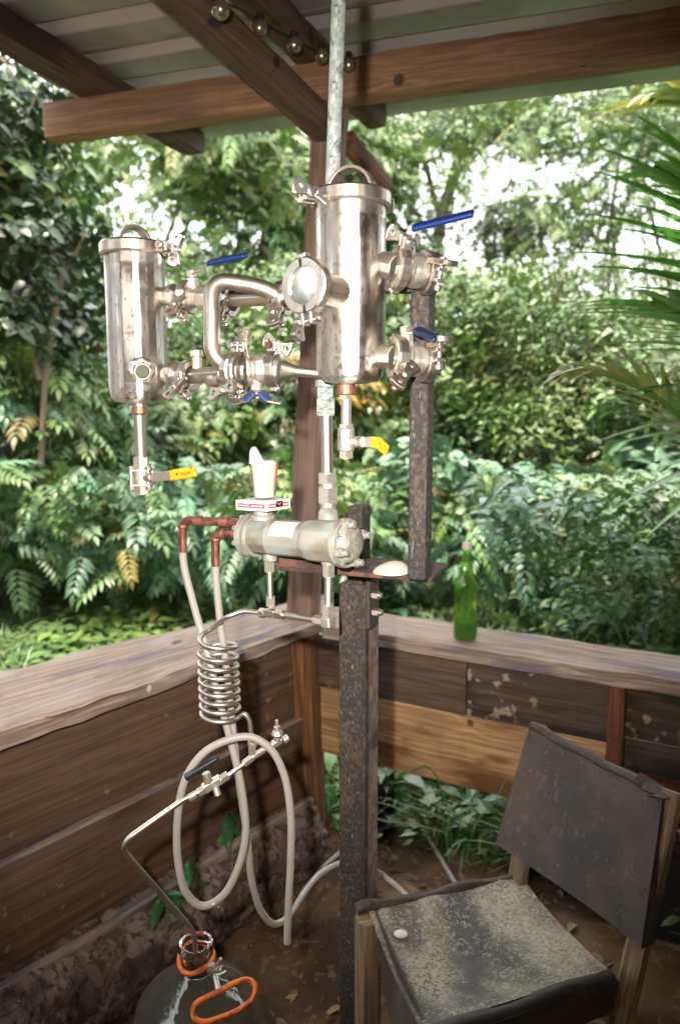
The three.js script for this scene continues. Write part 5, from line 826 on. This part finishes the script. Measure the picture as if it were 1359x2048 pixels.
// ---------------------------------------------------------------- ground cover outside the walls
{
  const r = rng(91), grass = [], weeds = [], low = [], onPath = (p) => Math.hypot(p.x - 1.15, (p.z + 6.4) * 0.5) < 0.5;
  const inside = (p) => { const dl = L1.clone().sub(L0).normalize(), nl = V(dl.z, 0, -dl.x); if (nl.z > 0) nl.negate(); const dr = R1.clone().sub(R0).normalize(), nr = V(dr.z, 0, -dr.x); if (nr.z > 0) nr.negate(); return p.clone().sub(L0).dot(nl) < 0.26 && p.clone().sub(R0).dot(nr) < 0.27; };
  for (let i = 0; i < 90000; i++) {
    const D = 1.6 + 11 * Math.pow(r(), 1.35), x = rr(-0.62, 0.72, r) * (D + 1.2), p = V(x, 0, -D); if (inside(p)) continue; p.y = groundY(x, -D) - 0.005; const path = onPath(p); if (path && r() < 0.86) continue;
    const n = fbm(N2, x * 0.9 + 60, D * 0.9 + 60, 256, 256, 3);
    if (i % 3 === 0) grass.push([p, rr(0.14, 0.36, r) * (path ? 0.4 : 1), [rr(-0.15, 0.15, r), rr(0, 6.28, r), rr(-0.15, 0.15, r)], tint(n > 0.52 ? 'light' : 'mid', r)]);
    else if (i % 3 === 1) weeds.push([p, rr(0.12, 0.3, r) * (path ? 0.4 : 1) * (n > 0.5 ? 1.25 : 0.9), [rr(-0.25, 0.25, r), rr(0, 6.28, r), rr(-0.25, 0.25, r)], tint(x > 0.3 ? (n > 0.5 ? 'blue' : 'mid') : n > 0.62 ? 'light' : 'mid', r)]);
    else low.push([p.clone().setY(p.y + rr(0.02, 0.14, r)), rr(0.12, 0.26, r) * (path ? 0.5 : 1), [rr(-0.3, 0.3, r), rr(0, 6.28, r), rr(-0.3, 0.3, r)], tint(n > 0.62 ? 'light' : 'mid', r)]);
  }
  tag(foliage('grass', null, grass, 'grass', 0), 'grass growing outside the low walls', 'grass'); tag(foliage('weeds', null, weeds, 'weed', 1), 'leafy weeds covering the ground outside the walls', 'weeds'); tag(foliage('ground_cover', null, low, 'fine', 2), 'fine low ground cover on the slope outside', 'ground cover');
}
{ // bits of dead leaf and twig on the hut floor
  const r = rng(17), g = leafGeo(0.05, 0.024, 0.4, 0.2), L = 420, m = new THREE.InstancedMesh(g, std({ color: 0xffffff, roughness: 0.9, side: THREE.DoubleSide }), L), k = ['#5a4128', '#3d2c1c', '#7c6240', '#8f7a58'];
  for (let i = 0; i < L; i++) { const x = rr(-0.7, 1.2, r), z = rr(-2.9, -1.2, r); E3.set(rr(-0.5, 0.5, r), rr(0, 6.28, r), rr(-0.3, 0.3, r)); const s = rr(0.3, 1.2, r); M4.compose(V(x, groundY(x, z) + 0.008, z), Q.setFromEuler(E3), V(s, s, s * rr(0.3, 1, r))); m.setMatrixAt(i, M4); m.setColorAt(i, new THREE.Color(k[i % 4])); }
  m.name = 'leaf_litter'; shadow(m); tag(m, 'bits of dead leaf and twig scattered on the dirt floor', 'litter', null, 'stuff'); scene.add(m);
}
// ---------------------------------------------------------------- palm at the right
{
  const D = 2.9, base = gnd(1640, D), palm = thing('palm', 'young palm reaching in from the right with long green fronds', 'palm', base);
  part('trunk', cyl(base, base.clone().add(V(0, 1.5, 0)), 0.11, 24, 0.09), M.trunk, palm);
  const green = ['#528f2c', '#67a83c', '#7fb454'].map((c) => phy({ color: c, roughness: 0.4, transmission: 0.3, thickness: 0, side: THREE.DoubleSide })), dry = ['#a0ab58', '#c0b268', '#7f9c58'].map((c) => phy({ color: c, roughness: 0.5, transmission: 0.3, thickness: 0, side: THREE.DoubleSide })), rib = std({ color: 0x5d7a34, roughness: 0.5 });
  const strip = (L, w) => { const g = new THREE.BufferGeometry(), pos = [], idx = [], n = 7; for (let i = 0; i <= n; i++) { const t = i / n, h = w / 2 * Math.min(1, 0.35 + t * 4) * (1 - t * t * 0.96), y = -0.28 * L * t * t; pos.push(L * t, y + h * 0.35, -h, L * t, y, 0, L * t, y + h * 0.35, h); } for (let i = 0; i < n; i++) for (let k = 0; k < 2; k++) { const a = i * 3 + k; idx.push(a, a + 1, a + 3, a + 3, a + 1, a + 4); } g.setAttribute('position', new THREE.Float32BufferAttribute(pos, 3)); g.setAttribute('uv', new THREE.Float32BufferAttribute(new Float32Array(pos.length / 3 * 2), 2)); g.setIndex(idx); g.computeVertexNormals(); return g; };
  const LG = [strip(0.42, 0.05), strip(0.5, 0.056), strip(0.34, 0.042)];
  const r = rng(12);
  const frond = (pts, mats, n, s, up = V(0, 1, 0), ahead = 0.75) => {
    const cv = smooth(pts), f = part('frond', tube(cv, 0.011, 50, 7), rib, palm), o = origin(palm);
    for (let i = 0; i < n; i++) for (const k of [-1, 1]) {
      const t = 0.12 + 0.86 * i / n, p = cv.getPoint(t), T = cv.getTangent(t), Sd = T.clone().cross(up).normalize(), U = Sd.clone().cross(T).normalize();
      const dir = T.clone().multiplyScalar(ahead + 0.5 * t + rr(-0.08, 0.08, r)).addScaledVector(Sd, k * (0.85 - 0.35 * t)).addScaledVector(U, 0.12 + rr(-0.12, 0.12, r)).normalize();
      const m = shadow(new THREE.Mesh(LG[(i + (k > 0)) % 3], mats[Math.floor(r() * 3)])); m.name = 'leaflet'; const Z = dir.clone().cross(V(0, 1, 0)).normalize(), Yv = Z.clone().cross(dir); m.quaternion.setFromRotationMatrix(new THREE.Matrix4().makeBasis(dir, Yv, Z)); m.position.copy(p).sub(o); const sc = s * (0.55 + 0.9 * Math.sin(Math.PI * Math.min(1, t * 0.9 + 0.08))); m.scale.set(sc, s, s); f.add(m);
    }
  };
  const hub = base.clone().add(V(0, 1.5, 0));
  const Zc = V(0.15, 0.1, 1);
  frond([hub, P(1530, 950, 2.6), P(1502, 760, 2.5), P(1478, 600, 2.45), P(1462, 480, 2.42), P(1462, 380, 2.42)], green, 42, 1.0, Zc, 0.24);
  frond([hub, P(1540, 600, 2.8), P(1470, 460, 2.7), P(1400, 385, 2.6), P(1310, 335, 2.5)], green, 30, 0.6);
  frond([hub, P(1600, 420, 3.2), P(1500, 280, 3.3), P(1400, 215, 3.3), P(1300, 200, 3.2)], dry, 26, 0.9);
  frond([hub, P(1560, 780, 2.75), P(1470, 690, 2.6), P(1380, 640, 2.5), P(1305, 605, 2.45)], green, 30, 0.7);
  frond([hub, P(1520, 980, 2.7), P(1410, 880, 2.55), P(1320, 800, 2.45), P(1230, 752, 2.4), P(1120, 742, 2.35)], dry, 36, 0.5);
}
// ---------------------------------------------------------------- sprouts by the log, leaves and twigs under the right wall
{
  const oval = (L, w, d) => { const pos = [], uv = [], idx = [], n = 9; for (let i = 0; i <= n; i++) { const t = i / n, h = w / 2 * Math.pow(Math.sin(Math.PI * Math.pow(t, 0.8)), 0.8) + 0.0004, x = L * t, y = -d * L * t * t; for (const k of [-1, -0.5, 0, 0.5, 1]) { pos.push(x, y + h * 0.35 * Math.abs(k) + h * 0.12 * Math.sin(t * 20 + k * 2), h * k); uv.push(t, k); } } for (let i = 0; i < n; i++) for (let k = 0; k < 4; k++) { const a = i * 5 + k; idx.push(a, a + 1, a + 5, a + 5, a + 1, a + 6); } const g = new THREE.BufferGeometry(); g.setAttribute('position', new THREE.Float32BufferAttribute(pos, 3)); g.setAttribute('uv', new THREE.Float32BufferAttribute(uv, 2)); g.setIndex(idx); g.computeVertexNormals(); return g; };
  const lg = [oval(0.062, 0.03, 0.4), oval(0.048, 0.024, 0.5), oval(0.075, 0.027, 0.6)], lm = ['#2e6a2a', '#3f8032', '#24551f'].map((c) => phy({ color: c, roughness: 0.45, transmission: 0.25, thickness: 0, side: THREE.DoubleSide }));
  const sprout = (pts, leaves, label, seed, s = 1) => { const r = rng(seed), u = thing('seedling', label, 'plant', pts[0]), cv = smooth(pts); part('stem', tube(cv, 0.0022, 24, 6), std({ color: 0x3d6a2a, roughness: 0.7 }), u); const o = origin(u);
    for (let i = 0; i < leaves; i++) { const p = cv.getPoint(0.35 + 0.65 * (i + 1) / leaves), m = shadow(new THREE.Mesh(lg[i % 3], lm[Math.floor(r() * 3)])); m.name = 'leaf'; m.position.copy(p).sub(o); m.rotation.set(rr(-0.4, 0.4, r), i * 2.3 + rr(-0.5, 0.5, r), rr(-0.9, 0.1, r)); m.scale.setScalar(s * rr(0.8, 1.3, r)); u.add(m); } };
  sprout([PY(452, 1720, 0.16), P(450, 1680, 2.12), P(455, 1625, 2.10)], 7, 'green seedling sprouting over the log behind the hose loop', 1, 1.2);
  sprout([P(300, 1835, 1.80), P(325, 1800, 1.76), P(340, 1790, 1.72)], 7, 'green seedling growing on the log beside the bent gas tube', 2, 0.95);
  sprout([P(395, 1745, 1.95), P(385, 1735, 1.92), P(380, 1722, 1.9)], 3, 'tiny seedling on the log inside the hose loop', 3, 0.8);
  sprout([PY(480, 1700, 0.02), P(498, 1660, 2.35), P(510, 1625, 2.35)], 6, 'seedling at the inner end of the log under the corner stud', 4, 1.0);
  // weeds in the gap under the right boards
  for (let i = 0; i < 9; i++) { const px = [650, 790, 830, 880, 930, 980, 770, 860, 910][i], b = PY(px, [1640, 1640, 1650, 1655, 1660, 1670, 1620, 1625, 1700][i], 0.0); const r = rng(300 + i); sprout([b, b.clone().add(V(rr(-0.02, 0.02, r), 0.09, 0.01)), b.clone().add(V(rr(-0.05, 0.05, r), rr(0.14, 0.22, r), rr(0, 0.05, r)))], 8, ['weed at the foot of the corner stud left of the iron post', 'weed just right of the iron post under the orange board', 'weed behind the grey hose bend', 'weed in the gap behind the fallen leaves', 'weed under the middle of the orange board', 'weed close to the chair back under the boards', 'weed beyond the wall just right of the post shadow', 'weed beyond the wall above the fallen leaves', 'weed in front of the gap beside the chair'][i], 320 + i, 1.1); }
  // long grass blades arching before the orange board
  const gm = lm[1], gb = thing('grass_tuft', 'tuft of long arching grass blades before the orange board', 'grass', PY(905, 1720, 0)), bl = [[[905, 1722], [890, 1600], [850, 1530], [790, 1560]], [[898, 1722], [893, 1680], [896, 1640], [900, 1610]], [[930, 1722], [955, 1640], [990, 1600], [1010, 1560]]];
  for (const b of bl) part('blade', tube(smooth(b.map(([x, y], i) => P(x, y, 2.06 + i * 0.02))), 0.0017, 24, 5), gm, gb);
  const dm = [0x6d4a38, 0x8a6a52, 0x54382a].map((c) => std({ color: c, roughness: 0.8, side: THREE.DoubleSide })), dl = leafGeo(0.13, 0.075, 0.5, 0.3), fl = [[865, 1652, 'curled brown fallen leaf standing on edge near the grey hose', 0.9], [842, 1648, 'reddish fallen leaf lying by the hose bend', 0.8], [780, 1640, 'dark fallen leaf beside the iron post', 0.6], [960, 1668, 'brown fallen leaf under the chair back edge', 0.7]];
  fl.forEach(([x, y, label, s], i) => { const m = single('fallen_leaf', dl.clone(), dm[i % 3], label, 'leaf', V(0, 0, 0)); m.position.copy(PY(x, y, 0.05)); m.rotation.set(0.3 + i, i * 1.7 + 0.6, i ? 0.2 : 1.0); m.scale.setScalar(s); });
  const sh = PY(296, 1838, 0.14), sg = new THREE.SphereGeometry(0.02, 20, 14); sg.scale(1.5, 0.6, 1); sg.rotateZ(0.6); sg.translate(sh.x, sh.y, sh.z); single('tan_husk', sg, std({ color: 0xa98450, roughness: 0.7 }), 'tan dry husk lying on the log under the gas tube', 'husk', sh);
}
scene.traverse((o) => { if (o.userData.at) delete o.userData.at; });
renderer.render(scene, camera);
